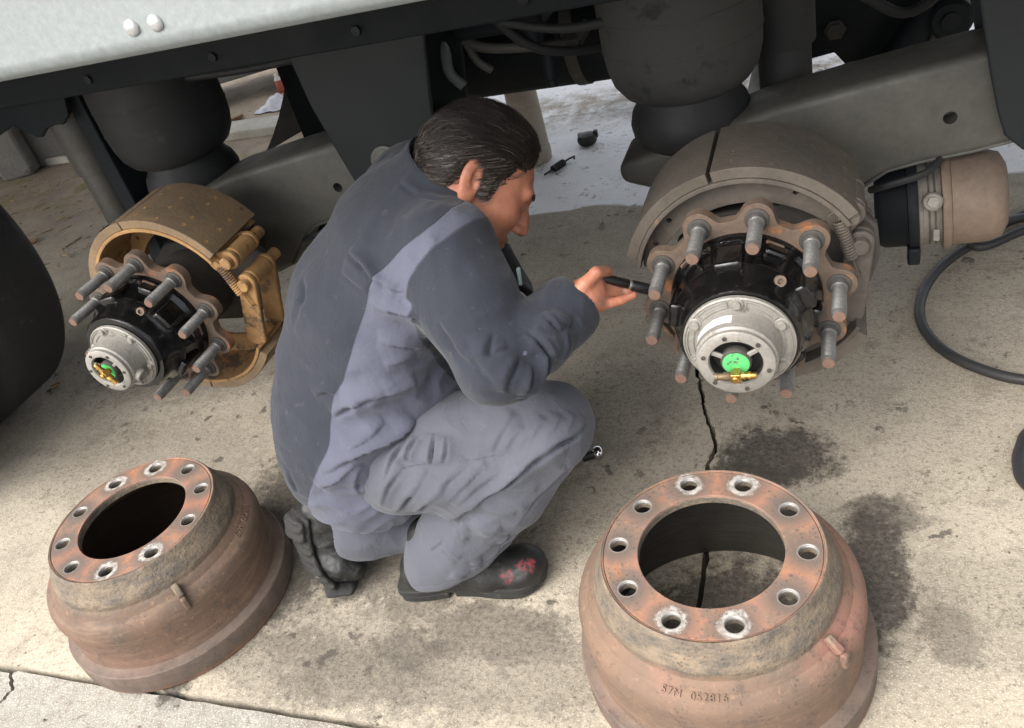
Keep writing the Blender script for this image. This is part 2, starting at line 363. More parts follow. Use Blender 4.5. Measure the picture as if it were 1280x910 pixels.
for x in (-4.4, -3.35, -2.05, -1.18, -.62, .32, 1.0):
    W(MB().box((x, 2.21, 1.0), (.07, 1.38, .11))).build('cross_member', M['chassis'], tr, smooth=0, bevel=.004)
def hanger(hx, both=True):
    pl = [(.345, .415), (.352, .31), (.374, .20), (.390, .13), (.404, .085), (.433, .056), (.50, .045), (.56, .07), (.60, .15), (.63, .30), (.655, .415)]
    for y in (1.53, 1.735) if both else (1.53,):
        o_ = W(MB().prism(pl, (hx, y, .5), (1, 0, 0), (0, 0, 1), (0, .012, 0))).build('hanger_plate', M['hanger'], tr, smooth=0, bevel=.004)
        if y == 1.53:
            W(MB().lathe([(.036, 0), (.036, .006), (.030, .008), (.030, .010), (.018, .012), (.018, .022), (.0001, .023)], (hx + .487, 1.53, .668), (0, -1, 0), 28, )).build('pivot_bolt', M['arm'], o_)
for h in HUB[:2]: hanger(h[0])
# pieces hanging from the frame: scalloped bracket, air tank, valves and hoses
sc = [(-1.99, .93), (-1.99, .825), (-1.951, .841), (-1.869, .864), (-1.84, .845), (-1.815, .828), (-1.80, .827), (-1.785, .837), (-1.767, .847), (-1.74, .851), (-1.716, .849), (-1.684, .869), (-1.66, .93)]
W(MB().prism(sc, (0, 1.53, 0), (1, 0, 0), (0, 0, 1), (0, .014, 0))).build('gusset_plate', M['chassis'], tr, smooth=0, bevel=.003)
tank = W(MB().lathe([(.0001, -.30), (.05, -.295), (.085, -.28), (.112, -.255), (.12, -.22), (.12, .22), (.112, .255), (.085, .28), (.05, .295), (.0001, .30)], (-.74, 2.02, .735), (1, 0, 0), 36)).build('air_tank', M['chassis'], tr, smooth=60)
for x in (-.90, -.58):
    W(MB().lathe([(.122, -.015), (.124, -.014), (.124, .014), (.122, .015)], (x, 2.02, .735), (1, 0, 0), 36)).build('tank_strap', M['arm'], tank)
W(MB().box((-.66, 1.74, .90), (.20, .10, .12)).box((-.60, 1.72, .83), (.05, .05, .05))).build('relay_valve', M['chassis'], tr, bevel=.01)
W(MB().tube(spline([(-.84, 1.80, .90), (-.74, 1.74, .82), (-.62, 1.76, .79), (-.545, 1.80, .775)]), .011, 10)).build('air_hose', M['arm'], tr)
W(MB().cyl((-.555, 1.796, .776), (-.53, 1.806, .772), .017, n=6).cyl((-.53, 1.806, .772), (-.505, 1.83, .80), .013)).build('hose_fitting', M['gasket'], tr)
W(MB().cyl((-.60, 1.82, .79), (-.60, 1.80, .70), .018, ch=.003).cyl((-.60, 1.80, .70), (-.60, 1.797, .685), .011)).build('drain_valve', M['chassis'], tr)
W(MB().tube(spline([(-.80, 1.75, .84), (-.80, 1.72, .78), (-.775, 1.72, .74)]), .012, 10)).build('air_hose', M['aluminium'], tr)
W(MB().tube(spline([(-.76, 1.75, .84), (-.735, 1.73, .79), (-.71, 1.74, .76)]), .009, 10)).build('air_hose', M['arm'], tr)
W(MB().lathe([(.0001, 0), (.014, .002), (.016, .012), (.016, .02)], (-.86, 1.70, .845), (0, -1, .2), 16)).build('end_cap', M['aluminium'], tr)
for x in [-2.9 + .34 * k for k in range(11)]:
    W(MB().lathe([(.010, 0), (.010, .006), (.0001, .008)], (x, 1.50, .945), (0, -1, 0), 6)).build('bolt', M['hanger'], tr)
for pts_, r_ in [([(-3.0, 1.60, .90), (-2.3, 1.62, .885), (-1.75, 1.61, .895), (-1.2, 1.62, .88), (-.95, 1.66, .89)], .010), ([(-.62, 1.62, .885), (-.50, 1.60, .86), (-.38, 1.56, .87), (-.22, 1.53, .90)], .009), ([(-.66, 1.66, .90), (-.58, 1.70, .80), (-.45, 1.80, .76), (-.30, 1.95, .80), (-.10, 2.05, .84)], .010), ([(-.12, 1.70, .90), (.02, 1.74, .80), (.12, 1.80, .73), (.22, 1.86, .80), (.30, 1.90, .92)], .010), ([(-.02, 1.66, .90), (.06, 1.68, .82), (.18, 1.70, .80), (.30, 1.68, .86)], .007), ([(-1.86, 1.62, .86), (-1.78, 1.64, .78), (-1.70, 1.70, .74), (-1.60, 1.80, .80)], .009)]:
    W(MB().tube(spline(pts_), r_, 8)).build('air_hose', M['rubber'], tr, smooth=180)
# dark hanging plates and mud flap between the axles
fl = []
for k in range(9):
    t_ = k / 8; z = .90 - .43 * t_; fl.append((-1.47 - .05 * t_ - .20 * t_ * t_, 2.2, z))
fp = MB(); n_ = len(fl)
V = [(x, y, z) for x, y, z in fl] + [(-1.40 - .0 * k / 8, 2.24, fl[k][2] + .10 * (k / 8)) for k in range(9)]
V2 = [(x, y + .012, z) for x, y, z in V]
F = [(k, k + 1, n_ + k + 1, n_ + k) for k in range(8)]; F2 = [tuple(18 + i for i in reversed(f)) for f in F]
side = [(k, 18 + k, 19 + k, k + 1) for k in range(8)] + [(9 + k, 10 + k, 28 + k, 27 + k) for k in range(8)] + [(8, 26, 35, 17), (0, 9, 27, 18)]
W(fp.add(V + V2, F + F2 + side)).build('mud_flap', M['rubber'], tr, smooth=40)
W(MB().prism([(-1.42, .93), (-1.42, .42), (-1.30, .50), (-1.18, .55), (-1.12, .93)], (0, 2.0, 0), (1, 0, 0), (0, 0, 1), (0, .02, 0))).build('cross_brace', M['chassis'], tr, smooth=0)
# right-hand linkage seen above the beam
W(MB().tube([(.26, 2.2, .69), (.218, 2.2, .636), (.088, 2.2, .463), (.044, 2.2, .409)], .040, 20)).build('link_tube', M['chassis'], tr)
W(MB().prism([(-.095, .80), (-.104, .503), (-.023, .515), (.008, .474), (.054, .475), (.099, .508), (.19, .590), (.20, .80)], (0, 2.26, 0), (1, 0, 0), (0, 0, 1), (0, .02, 0))).build('bracket_plate', M['chassis'], tr, smooth=0, bevel=.003)
W(MB().lathe([(.026, 0), (.026, .008), (.018, .010), (.018, .018), (.0001, .019)], (-.020, 2.26, .572), (0, -1, 0), 6)).build('bolt', M['gasket'], tr)
W(MB().tube([(-.13, 2.1, .466), (-.09, 2.1, .478), (.02, 2.1, .517), (.05, 2.1, .532)], [.030, .032, .028, .012], 16)).build('push_rod', M['pinkrust'], tr)
W(MB().cyl((.222, 2.14, .590), (.232, 2.32, .590), .046, n=28, ch=.008).cyl((.222, 2.135, .590), (.2215, 2.14, .590), .020, n=16)).build('bushing', M['chassis'], tr)
W(MB().cyl((.215, 2.15, .545), (.222, 2.30, .545), .034, n=24, ch=.006)).build('rubber_bush', M['gasket'], tr)
W(MB().box((.178, 2.21, .47), (.032, .025, .22))).build('strut_bar', M['chassis'], tr, smooth=0)

# ------------------------------------------------------------------ suspension units: arm, axle, air spring, chamber
def suspension(i, bel, label):
    hx, hy, hz = HUB[i]; e = empty('axle_suspension', (hx, 1.63, 0)); tag(e, label, 'suspension', 'trailing arm suspension units')
    top = [(-.27, .085), (-.18, .105), (-.06, .14), (.03, .163), (.15, .183), (.28, .203), (.40, .219), (.50, .226), (.535, .20), (.55, .165)]
    bot = [(.54, .125), (.51, .092), (.47, .072), (.43, .051), (.36, .037), (.28, .026), (.225, .014), (.185, -.012), (.15, -.05), (.115, -.085), (.06, -.105), (-.05, -.11), (-.12, -.075), (-.20, .02), (-.27, .045)]
    tmp = MB().prism([(x, z + hz) for x, z in top + bot], (0, -.07, 0), (1, 0, 0), (0, 0, 1), (0, .14, 0)).build('tmp', M['arm'], None, smooth=0, bevel=.017, seg=4)
    cut_ = MB().cyl((.323, -.09, hz + .11), (.323, -.03, hz + .11), .0115, n=18).build('tmp', M['arm'], None, smooth=0)
    bo = tmp.modifiers.new('b', 'BOOLEAN'); bo.operation = 'DIFFERENCE'; bo.object = cut_; bo.solver = 'EXACT'
    dg = bpy.context.evaluated_depsgraph_get(); dg.update(); me_ = bpy.data.meshes.new_from_object(tmp.evaluated_get(dg)); me_.materials.clear()
    bpy.data.objects.remove(tmp); bpy.data.objects.remove(cut_)
    arm_ = mkobj('trailing_arm', me_, M['arm'], e, 35)
    MB().tube([(x + .0, -.068, hz + z + .006) for x, z in bot[1:10]], .0035, 8).build('weld_seam', M['arm'], arm_)
    MB().cyl((0, hy + .02 - 1.63, hz), (0, 1.85 if i < 2 else .06, hz), .0635, n=36).build('axle_tube', M['gasket'], e)
    ax = -.13; ay = .02
    tp = [(.0001, .968), (.125, .968), (.135, .962), (.138, .945), (.146, .92), (.149, .88), (.149, .80), (.146, .765), (.138, .735), (.122, .712), (.105, .702), (.098, .708), (.096, .72)]
    b = MB().lathe(tp, (ax, ay, 0), (0, 0, 1), 56).build('air_spring', bel, e, smooth=60)
    for zz in (.80, .86): MB().lathe([(.1495, zz - .003), (.1508, zz), (.1495, zz + .003)], (ax, ay, 0), (0, 0, 1), 56).build('seam', bel, b, smooth=180)
    MB().lathe([(.0001, .967), (.115, .967), (.118, .972), (.118, .985), (.0001, .985)], (ax, ay, 0), (0, 0, 1), 40).build('bead_plate', M['chassis'], b)
    MB().lathe([(.095, .735), (.094, .700), (.100, .685), (.112, .668), (.118, .645), (.114, .615), (.098, .600), (.0001, .60)], (ax, ay, 0), (0, 0, 1), 48).build('piston', M['rubber'], b, smooth=50)
    if i == 2: return e
    # brake chamber under the beam
    c0 = Vector((.205, -.03, .43 + (hz - .505))); axd = Vector((.985, -.02, .06)).normalized()
    def L(pr, nm, mt, par, n=40): return MB().lathe(pr, c0, axd, n).build(nm, mt, par, smooth=45)
    ch = L([(.0001, 0), (.055, 0), (.072, .004), (.078, .015), (.079, .05), (.082, .055), (.082, .06)], 'brake_chamber', M['chassis'], e)
    L([(.082, .056), (.091, .057), (.093, .066), (.091, .074), (.082, .075)], 'clamp_band', M['chassis'], ch)
    L([(.082, .075), (.079, .085), (.075, .095), (.077, .108), (.083, .115)], 'centre_housing', M['chamber_grey'], ch)
    for h_ in (.082, .092, .102): L([(.0765, h_ - .002), (.0805, h_), (.0765, h_ + .002)], 'rib', M['chamber_grey'], ch)
    L([(.083, .112), (.091, .114), (.092, .122), (.089, .128), (.083, .130)], 'flange_ring', M['chamber_rust'], ch)
    L([(.084, .128), (.085, .165), (.084, .190), (.077, .210), (.058, .220), (.0001, .222)], 'spring_housing', M['chamber_rust'], ch)
    Rz = Matrix.Rotation(math.atan2(axd.z, axd.x), 3, 'Y').transposed()
    MB().box(c0 + axd * .066 + Vector((0, -.070, -.068)), (.022, .03, .035)).build('clamp_lug', M['chassis'], ch, bevel=.004)
    q = c0 + axd * .092 + Vector((0, -.073, .04))
    MB().cyl(q, q + Vector((.0, -.022, .01)), .017, n=18, ch=.003).cyl(q + Vector((0, -.022, .01)), q + Vector((0, -.032, .0145)), .010, n=6).build('port_plug', M['chamber_grey'], ch)
    q = c0 + axd * .102 + Vector((0, -.077, -.028))
    MB().box(q, (.012, .008, .024)).build('tab', M['cast_alu'], ch, bevel=.002)
    MB().tube(spline([c0 + Vector((-.01, -.06, .07)), c0 + Vector((.02, -.075, .085)), c0 + Vector((.08, -.07, .10)), c0 + Vector((.11, -.03, .11))]), .007, 8).build('air_line', M['rubber'], e)
    return e
suspension(0, M['rubber_dusty'], 'grey trailing arm with dusty air spring behind the right hub')
s1 = suspension(1, M['rubber'], 'grey trailing arm with black air spring behind the ochre brake shoes')
# shock absorbers
def shock(x, y, z0, z1, r, parent_, mt):
    e = empty('shock_absorber', (x, y, z0)); h = z1 - z0
    MB().lathe([(.0001, 0), (r * .8, 0), (r, .012), (r, h * .55), (r * .97, h * .56)], n=32).build('lower_tube', mt, e)
    MB().lathe([(r * 1.16, h * .38), (r * 1.18, h * .39), (r * 1.18, h), (r * .5, h + .01)], n=32).build('dust_cover', mt, e)
    return e
e = shock(-1.750, 1.585, .565, .955, .040, None, M['shockgrey']); tag(e, 'dark grey upright shock absorber left of the ochre brake shoes', 'shock absorber', 'shock absorbers')
MB().box((0, 0, -.03), (.11, .09, .06)).box((.03, .05, -.10), (.05, .08, .10)).build('foot_bracket', M['chassis'], e, bevel=.004)
MB().box((.062, .03, .20), (.045, .10, .40)).build('guard_plate', M['chassis'], e, bevel=.004)
e = shock(-.112, 1.80, .56, .95, .052, None, M['rubber_dusty']); tag(e, 'grey upright shock absorber right of the dusty air spring', 'shock absorber', 'shock absorbers')
# mounted dual tyres of the third axle
def tyre(y0, y1):
    w = y1 - y0; R = .498
    pr = [(.295, 0), (.33, -.004), (.40, -.012), (.45, -.006), (.478, .012), (.492, .030), (R, .045)]
    pr += [(R, w - .045), (.492, w - .030), (.478, w - .012), (.45, w + .006), (.40, w + .012), (.33, w + .004), (.295, w)]
    return MB().lathe(pr, (0, y0, 0), (0, 1, 0), 96)
e = empty('dual_wheel', (HUB[2][0] + .02, 1.245, .5)); tag(e, 'black dual trailer tyre cut by the left picture edge', 'wheel')
for (a, b) in ((-.27, .01), (.085, .365)):
    ty = tyre(a, b).build('tyre', M['tyre'], e, smooth=35)
    MB().lathe([(.296, a + .01), (.285, a + .03), (.275, a + .14), (.285, b - .03), (.296, b - .01)], (0, 0, 0), (0, 1, 0), 64).build('rim', M['aluminium'], ty)

# ------------------------------------------------------------------ wheel hubs
def ym(V): return [(x, -z, y) for x, y, z in V]          # plate XY(z outward) -> XZ with outward = -y
def wheel_hub(i, ph, label, capturn, fitturn, green, white):
    e = empty('wheel_hub', HUB[i]); tag(e, label, 'wheel hub', 'bare wheel hubs')
    ang = [ph - k * math.pi / 5 for k in range(10)]
    outer = []
    for k in range(240):
        th = 2 * math.pi * k / 240; dmin = min(abs((th - a + math.pi) % (2 * math.pi) - math.pi) for a in ang)
        c = .1429; rl = .0275; s_ = c * math.sin(dmin); rr = .140
        if s_ < rl: rr = max(rr, c * math.cos(dmin) + math.sqrt(rl * rl - s_ * s_))
        outer.append((rr * math.cos(th), rr * math.sin(th)))
    # soften the notches
    for _ in range(3): outer = [((outer[k - 1][0] + 2 * outer[k][0] + outer[(k + 1) % 240][0]) / 4, (outer[k - 1][1] + 2 * outer[k][1] + outer[(k + 1) % 240][1]) / 4) for k in range(240)]
    V, F = holed_plate(outer, [circ(0, 0, .09, 48)], -.020, 0)
    MB().add(ym(V), F).build('flange', M['rust_flange'], e, smooth=35, bevel=.003, seg=2)
    pad = None
    for a in ang:
        if pad is None: pad = p_ = MB().lathe([(.0185, -.002), (.0185, .0022), (.017, .003), (.0130, .003)], (0, 0, 0), (0, -1, 0), 24).build('stud_seat', M['gasket'], e)
        else: p_ = pad.copy(); COL.objects.link(p_); p_.parent = e
        p_.location = (.1429 * math.cos(a), 0, .1429 * math.sin(a))
    st = None
    for k, a in enumerate(ang):
        if st is None:
            st = MB(); pr = [(.0128, -.004), (.0128, .010)]; L_ = .084; z = .012
            while z < L_ - .006: pr += [(.0112, z), (.0106, z + .0009), (.0106, z + .0012), (.0112, z + .002)]; z += .0030
            pr += [(.0108, L_ - .004), (.0092, L_)]
            st = st.lathe(pr, (0, 0, 0), (0, -1, 0), 20).build('stud', M['stud_steel'], e, smooth=30)
            tipm = MB().lathe([(.0092, .0838), (.0092, .0850), (.006, .0856), (.0001, .0858)], (0, 0, 0), (0, -1, 0), 16).build('stud_tip', M['stud_rust'], st)
            s2 = st; tp = tipm
        else:
            s2 = st.copy(); COL.objects.link(s2); s2.parent = e; tp = tipm.copy(); COL.objects.link(tp); tp.parent = s2
        s2.location = (.1429 * math.cos(a), -.004, .1429 * math.sin(a))
    # black painted barrel with bosses and webs
    bar = MB().lathe([(.119, -.012), (.119, .008), (.116, .014), (.110, .018), (.106, .028), (.103, .046), (.101, .058), (.106, .064), (.106, .072), (.098, .080), (.094, .095), (.0925, .112), (.088, .118), (.05, .118)], (0, 0, 0), (0, -1, 0), 80).build('barrel', M['hub_black'], e, smooth=45)
    for k in range(5):
        a = ph + math.pi / 10 + k * 2 * math.pi / 5; Rm = Matrix.Rotation(-a, 3, 'Y')
        MB().box(Rm @ Vector((.104, -.050, 0)), (.020, .056, .044), Rm).build('rib', M['hub_black'], bar, smooth=40, bevel=.006, seg=3)
        a2 = a + math.pi / 5; Rm = Matrix.Rotation(-a2, 3, 'Y')
        MB().box(Rm @ Vector((.108, -.026, 0)), (.020, .026, .036), Rm).build('rib', M['hub_black'], bar, smooth=40, bevel=.006, seg=3)
    for k in range(5):
        a = ph + math.pi / 10 + (k + .5) * 2 * math.pi / 5 ; Rm = Matrix.Rotation(-a, 3, 'Y')
        MB().box(Rm @ Vector((.1165, -.016, .004)), (.006, .008, .030), Rm).build('bare_patch', M['rust_flange'], bar, bevel=.003)
    a = math.radians(52); q = Vector((.098 * math.cos(a), -.077, .098 * math.sin(a)))
    MB().lathe([(.0001, .004), (.0045, .004), (.0045, .008), (.0085, .008), (.009, 0)], q, Vector((math.cos(a) * .5, -.86, math.sin(a) * .5)), 20).build('plug', M['rust_flange'], bar)
    # aluminium hub cap
    cp = empty('hub_cap'); cp.parent = e
    bpy.data.objects.remove(cp)
    body = MB().lathe([(.082, .1185), (.0835, .120), (.0835, .126), (.081, .128), (.0795, .1265), (.064, .1265), (.0622, .131), (.0595, .165), (.0565, .168), (.0565, .1745), (.054, .1765), (.0405, .1765), (.0385, .174), (.0375, .150), (.0001, .150)], (0, 0, 0), (0, -1, 0), 72).build('hub_cap', M['cast_alu'], e, smooth=40)
    MB().lathe([(.0376, .1505), (.0374, .1512), (.0001, .1512)], (0, 0, 0), (0, -1, 0), 40).build('window_floor', M['dark'], body)
    MB().lathe([(.0372, .1512), (.0380, .172)], (0, 0, 0), (0, -1, 0), 40).build('window_wall', M['dark'], body)
    for k in range(6):
        a = capturn + k * math.pi / 3; p_ = (.0725 * math.cos(a), 0, .0725 * math.sin(a))
        MB().lathe([(.0105, .124), (.0105, .1275), (.0095, .1285), (.0066, .1285), (.0066, .133), (.0058, .134), (.0001, .134)], p_, (0, -1, 0), 6 if False else 18).build('cap_bolt', M['cast_alu'], body)
        a0 = a + math.radians(11); a1 = a + math.pi / 3 - math.radians(11)
        path = [(.0775 * math.cos(a0 + (a1 - a0) * j / 10), -.1275, .0775 * math.sin(a0 + (a1 - a0) * j / 10)) for j in range(11)] + [(.068 * math.cos(a1 - (a1 - a0) * j / 10), -.1275, .068 * math.sin(a1 - (a1 - a0) * j / 10)) for j in range(11)]
        MB().tube(path, .0011, 6, closed=True).build('rib', M['cast_alu'], body)
        a += .3
        MB().lathe([(.0034, .176), (.0034, .1785), (.0022, .1788), (.0022, .1775), (.0001, .1775)], (.0478 * math.cos(a), 0, .0478 * math.sin(a)), (0, -1, 0), 12).build('screw', M['gasket'], body)
    for k in range(3):
        a = fitturn + .55 + k * 2 * math.pi / 3; Rm = Matrix.Rotation(-a, 3, 'Y')
        MB().box(Rm @ Vector((.027, -.170, 0)), (.026, .005, .0075), Rm).build('spoke', M['cast_alu'], body, bevel=.0015)
    MB().lathe([(.0225, .160), (.0225, .173), (.021, .175), (.0001, .1755)], (0, 0, 0), (0, -1, 0), 40).build('centre_disc', M['gasket'], body)
    MB().lathe([(.0195, .1757), (.0195, .1765), (.0001, .1768)], (0, 0, 0), (0, -1, 0), 32).build('green_sticker', green, body)
    # brass tee fitting
    dx = Vector((math.cos(fitturn), 0, math.sin(fitturn))); up = Vector((-math.sin(fitturn), 0, math.cos(fitturn)))
    c = Vector((0, -.190, 0)) - up * .012
    tee = MB().box(c, (.015, .016, .015), Matrix.Rotation(-fitturn, 3, 'Y')).cyl(c + Vector((0, -.007, 0)), c + Vector((0, -.012, 0)), .0055, n=16)
    tee.cyl(c + Vector((0, .007, 0)), c + Vector((0, .018, 0)), .0055, n=16)
    tee = tee.build('brass_fitting', M['brass'], body, bevel=.0015)
    MB().lathe([(.0062, .007), (.0068, .0075), (.0068, .013), (.0052, .0135), (.0052, .017), (.0066, .0175), (.0066, .0215), (.005, .022), (.005, .028), (.0042, .0295), (.0001, .0295)], c, dx, 14).build('nipple', M['brass'], tee)
    MB().lathe([(.0066, .007), (.007, .0075), (.007, .018), (.0056, .0185), (.0056, .026), (.0064, .0265), (.0064, .031), (.0001, .032)], c, -dx, 14).build('nipple', M['brass_dark'] if i == 0 else M['brass'], tee)
    if white:
        s_ = MB(); V = []; F = []
        a0, a1 = math.radians(93), math.radians(160); n_ = 16
        for j in range(n_ + 1):
            a = a0 + (a1 - a0) * j / n_; w0 = .138 + .004 * abs(nz(j * 1.3)); w1 = .157 - .003 * abs(nz(j * 2.1, 4))
            for r_, h in ((.0617 + (.131 - w0) * .08, w0), (.0604, w1)): V.append(((r_ + .0006) * math.cos(a), -h, (r_ + .0006) * math.sin(a)))
        F = [(2 * j, 2 * j + 1, 2 * j + 3, 2 * j + 2) for j in range(n_)]
        s_.add(V, F).build('paper_label', M['white_label'], body, smooth=180)
    else:
        a = math.radians(-28); Rm = Vector((math.cos(a), -.1, math.sin(a)))
        MB().lathe([(.014, .052), (.014, .070), (.012, .072), (.010, .072), (.010, .069), (.0001, .069)], (0, -.146, 0), Rm, 24).build('filler_plug', M['cast_alu'], body)
    if i == 1: body.scale = (.90, 1, .90)
    # inner barrel running back to the spindle
    MB().lathe([(.096, -.018), (.104, -.03), (.106, -.05), (.098, -.075), (.090, -.10), (.088, -.15), (.080, -.18), (.065, -.185)], (0, 0, 0), (0, -1, 0), 56).build('inner_barrel', M['gasket'], e, smooth=50)
    return e
wheel_hub(0, 1.3768, 'black painted wheel hub lit by the mechanic, with white paper label on its cap', math.radians(88), math.radians(2), M['green_worn'], True)
wheel_hub(1, 1.4141, 'black painted wheel hub inside the ochre brake shoes at left', math.radians(100), math.radians(118), M['green'], False)

# ------------------------------------------------------------------ brake assemblies
def arc_solid(mb, r0, r1, y0, y1, a0, a1, n=40, c=(0, 0)):
    V = []; F = []
    for k in range(n + 1):
        a = a0 + (a1 - a0) * k / n; ca, sa = math.cos(a), math.sin(a)
        for r_, y in ((r0, y0), (r1, y0), (r1, y1), (r0, y1)): V.append((c[0] + r_ * ca, y, c[1] + r_ * sa))
    for k in range(n):
        b = 4 * k
        for j in range(4): F.append((b + j, b + (j + 1) % 4, b + 4 + (j + 1) % 4, b + 4 + j))
    F += [(0, 1, 2, 3), (4 * n + 3, 4 * n + 2, 4 * n + 1, 4 * n)]
    return mb.add(V, F)
D2 = math.radians
def brake(i, sm, lm, label, up, dn, pins, split):
    e = empty('drum_brake', HUB[i]); tag(e, label, 'drum brake', 'exposed drum brakes')
    for sgn, off in ((1, up), (-1, dn)):
        sh = arc_solid(MB(), .1785, .1865, .045, .222, sgn * D2(30), sgn * D2(168), 60, off).build('brake_shoe', sm, e, smooth=30, bevel=.0015)
        for (b0, b1) in ((33, split - 1.0), (split + 1.0, 163)) if split else ((33, 97.5), (98.5, 163)):
            ln = arc_solid(MB(), .1868, .205, .048, .219, sgn * D2(b0), sgn * D2(b1), 40, off).build('lining', lm, sh, smooth=30, bevel=.0012)
            rv = MB()
            for k in range(4):
                a = sgn * D2(b0 + (b1 - b0) * (k + .5) / 4)
                for yy in ((.075, .105) if k % 2 else (.065, .115)) + ((.165, .195) if k % 2 else (.155, .205)):
                    rv.lathe([(.0048, .2046), (.0048, .2053), (.0035, .2055), (.0028, .2050), (.0001, .2050)], (off[0], yy, off[1]), (math.cos(a), 0, math.sin(a)), 10)
            rv.build('rivet', sm if i else M['shoe_grey'], ln)['kind'] = 'stuff'
        for yw in ((.080, .165) if i == 0 else (.165,)):     # crescent webs with holes
            outer = []; n_ = 40
            for k in range(n_ + 1):
                a = D2(24 + (172 - 24) * k / n_); outer.append((off[0] + .1787 * math.cos(a), off[1] * sgn + .1787 * math.sin(a)))
            for k in range(n_, -1, -1):
                t_ = k / n_; a = D2(20 + (174 - 20) * t_); r_ = .1787 - .012 - .036 * math.sin(math.pi * min(1, max(0, t_))) ** .6
                outer.append((off[0] + r_ * math.cos(a), off[1] * sgn + r_ * math.sin(a)))
            holes = [circ(off[0] + .163 * math.cos(D2(a)), off[1] * sgn + .163 * math.sin(D2(a)), .0045, 12) for a in (60, 138, 156)]
            V, F = holed_plate(outer, holes, -.005, .005)
            MB().add([(x, yw - z, sgn * y) for x, y, z in V], F).build('web', sm, sh, smooth=30, bevel=.001)
        # web ends clasping the pin
        px, pz = pins[0] if sgn > 0 else pins[1]
        a = sgn * D2(30); ex, ez = off[0] + .165 * math.cos(a), off[1] + .165 * math.sin(a)
        for yw in (.070, .150):
            d = Vector((px - ex, 0, pz - ez)); nn = Vector((-d.z, 0, d.x)).normalized()
            S = Vector((ex, 0, ez)); poly = []
            for kk in range(9):
                t_ = math.pi / 2 + math.pi * kk / 8; poly.append(S + d.normalized() * math.cos(t_) * .016 + nn * math.sin(t_) * .024)
            Pp = Vector((px, 0, pz))
            for kk in range(13):
                t_ = -math.pi / 2 + math.pi * kk / 12; poly.append(Pp + d.normalized() * math.cos(t_) * .021 + nn * math.sin(t_) * .021)
            MB().prism([(q.x, q.z) for q in poly], (0, yw, 0), (1, 0, 0), (0, 0, 1), (0, .013, 0)).build('shoe_end', sm, sh, bevel=.003)
        MB().cyl((px, .055, pz), (px, .20, pz), .0135, n=24, ch=.002).cyl((px, .085, pz), (px, .148, pz), .021, n=24, ch=.003).build('pin', sm, sh)
    # spider behind the hub that carries the pins
    sp = MB(); yo = .118 if i == 0 else .175
    ps = [(-.05, .10), (.06, .105), (.13, .10), (.175, .085), (.20, .055), (.205, .0), (.19, -.05), (.15, -.085), (.06, -.11), (-.06, -.11), (-.12, -.05), (-.12, .05)]
    V, F = holed_plate(ps, [circ(0, 0, .062, 32)], -.012, .012)
    sp.add([(x, yo - z, y) for x, y, z in V], F).build('spider', M['gasket'], e, bevel=.005)
    # return spring
    A = Vector((pins[0][0] - .028, .060, pins[0][1] + .035)); B = Vector((pins[1][0] - .004, .060, pins[1][1] - .050)); d = (B - A)
    coil = []
    n_ = 14 * 12
    ax = d.normalized(); e1 = ax.cross(Vector((0, 1, 0))).normalized(); e2 = ax.cross(e1)
    for k in range(n_ + 1):
        t_ = k / n_; coil.append(A + d * (.28 + .50 * t_) + (e1 * math.cos(2 * math.pi * 14 * t_) + e2 * math.sin(2 * math.pi * 14 * t_)) * .0088)
    MB().tube([A + Vector((-.006, .01, .004)), A, A + d * .27] + coil + [A + d * .79, B, B + Vector((.004, .012, -.004))], .0026, 6).build('return_spring', sm, e)
    return e
brake(0, M['shoe_grey'], M['lining'], 'dusty grey drum brake shoes around the right hub', (0, 0), (.012, -.008), [(.161, .098), (.174, .045)], 103)
brake(1, M['shoe_orange'], M['lining_brown'], 'ochre painted drum brake shoes around the left hub', (.012, .014), (.02, -.022), [(.192, .096), (.208, .040)], None)

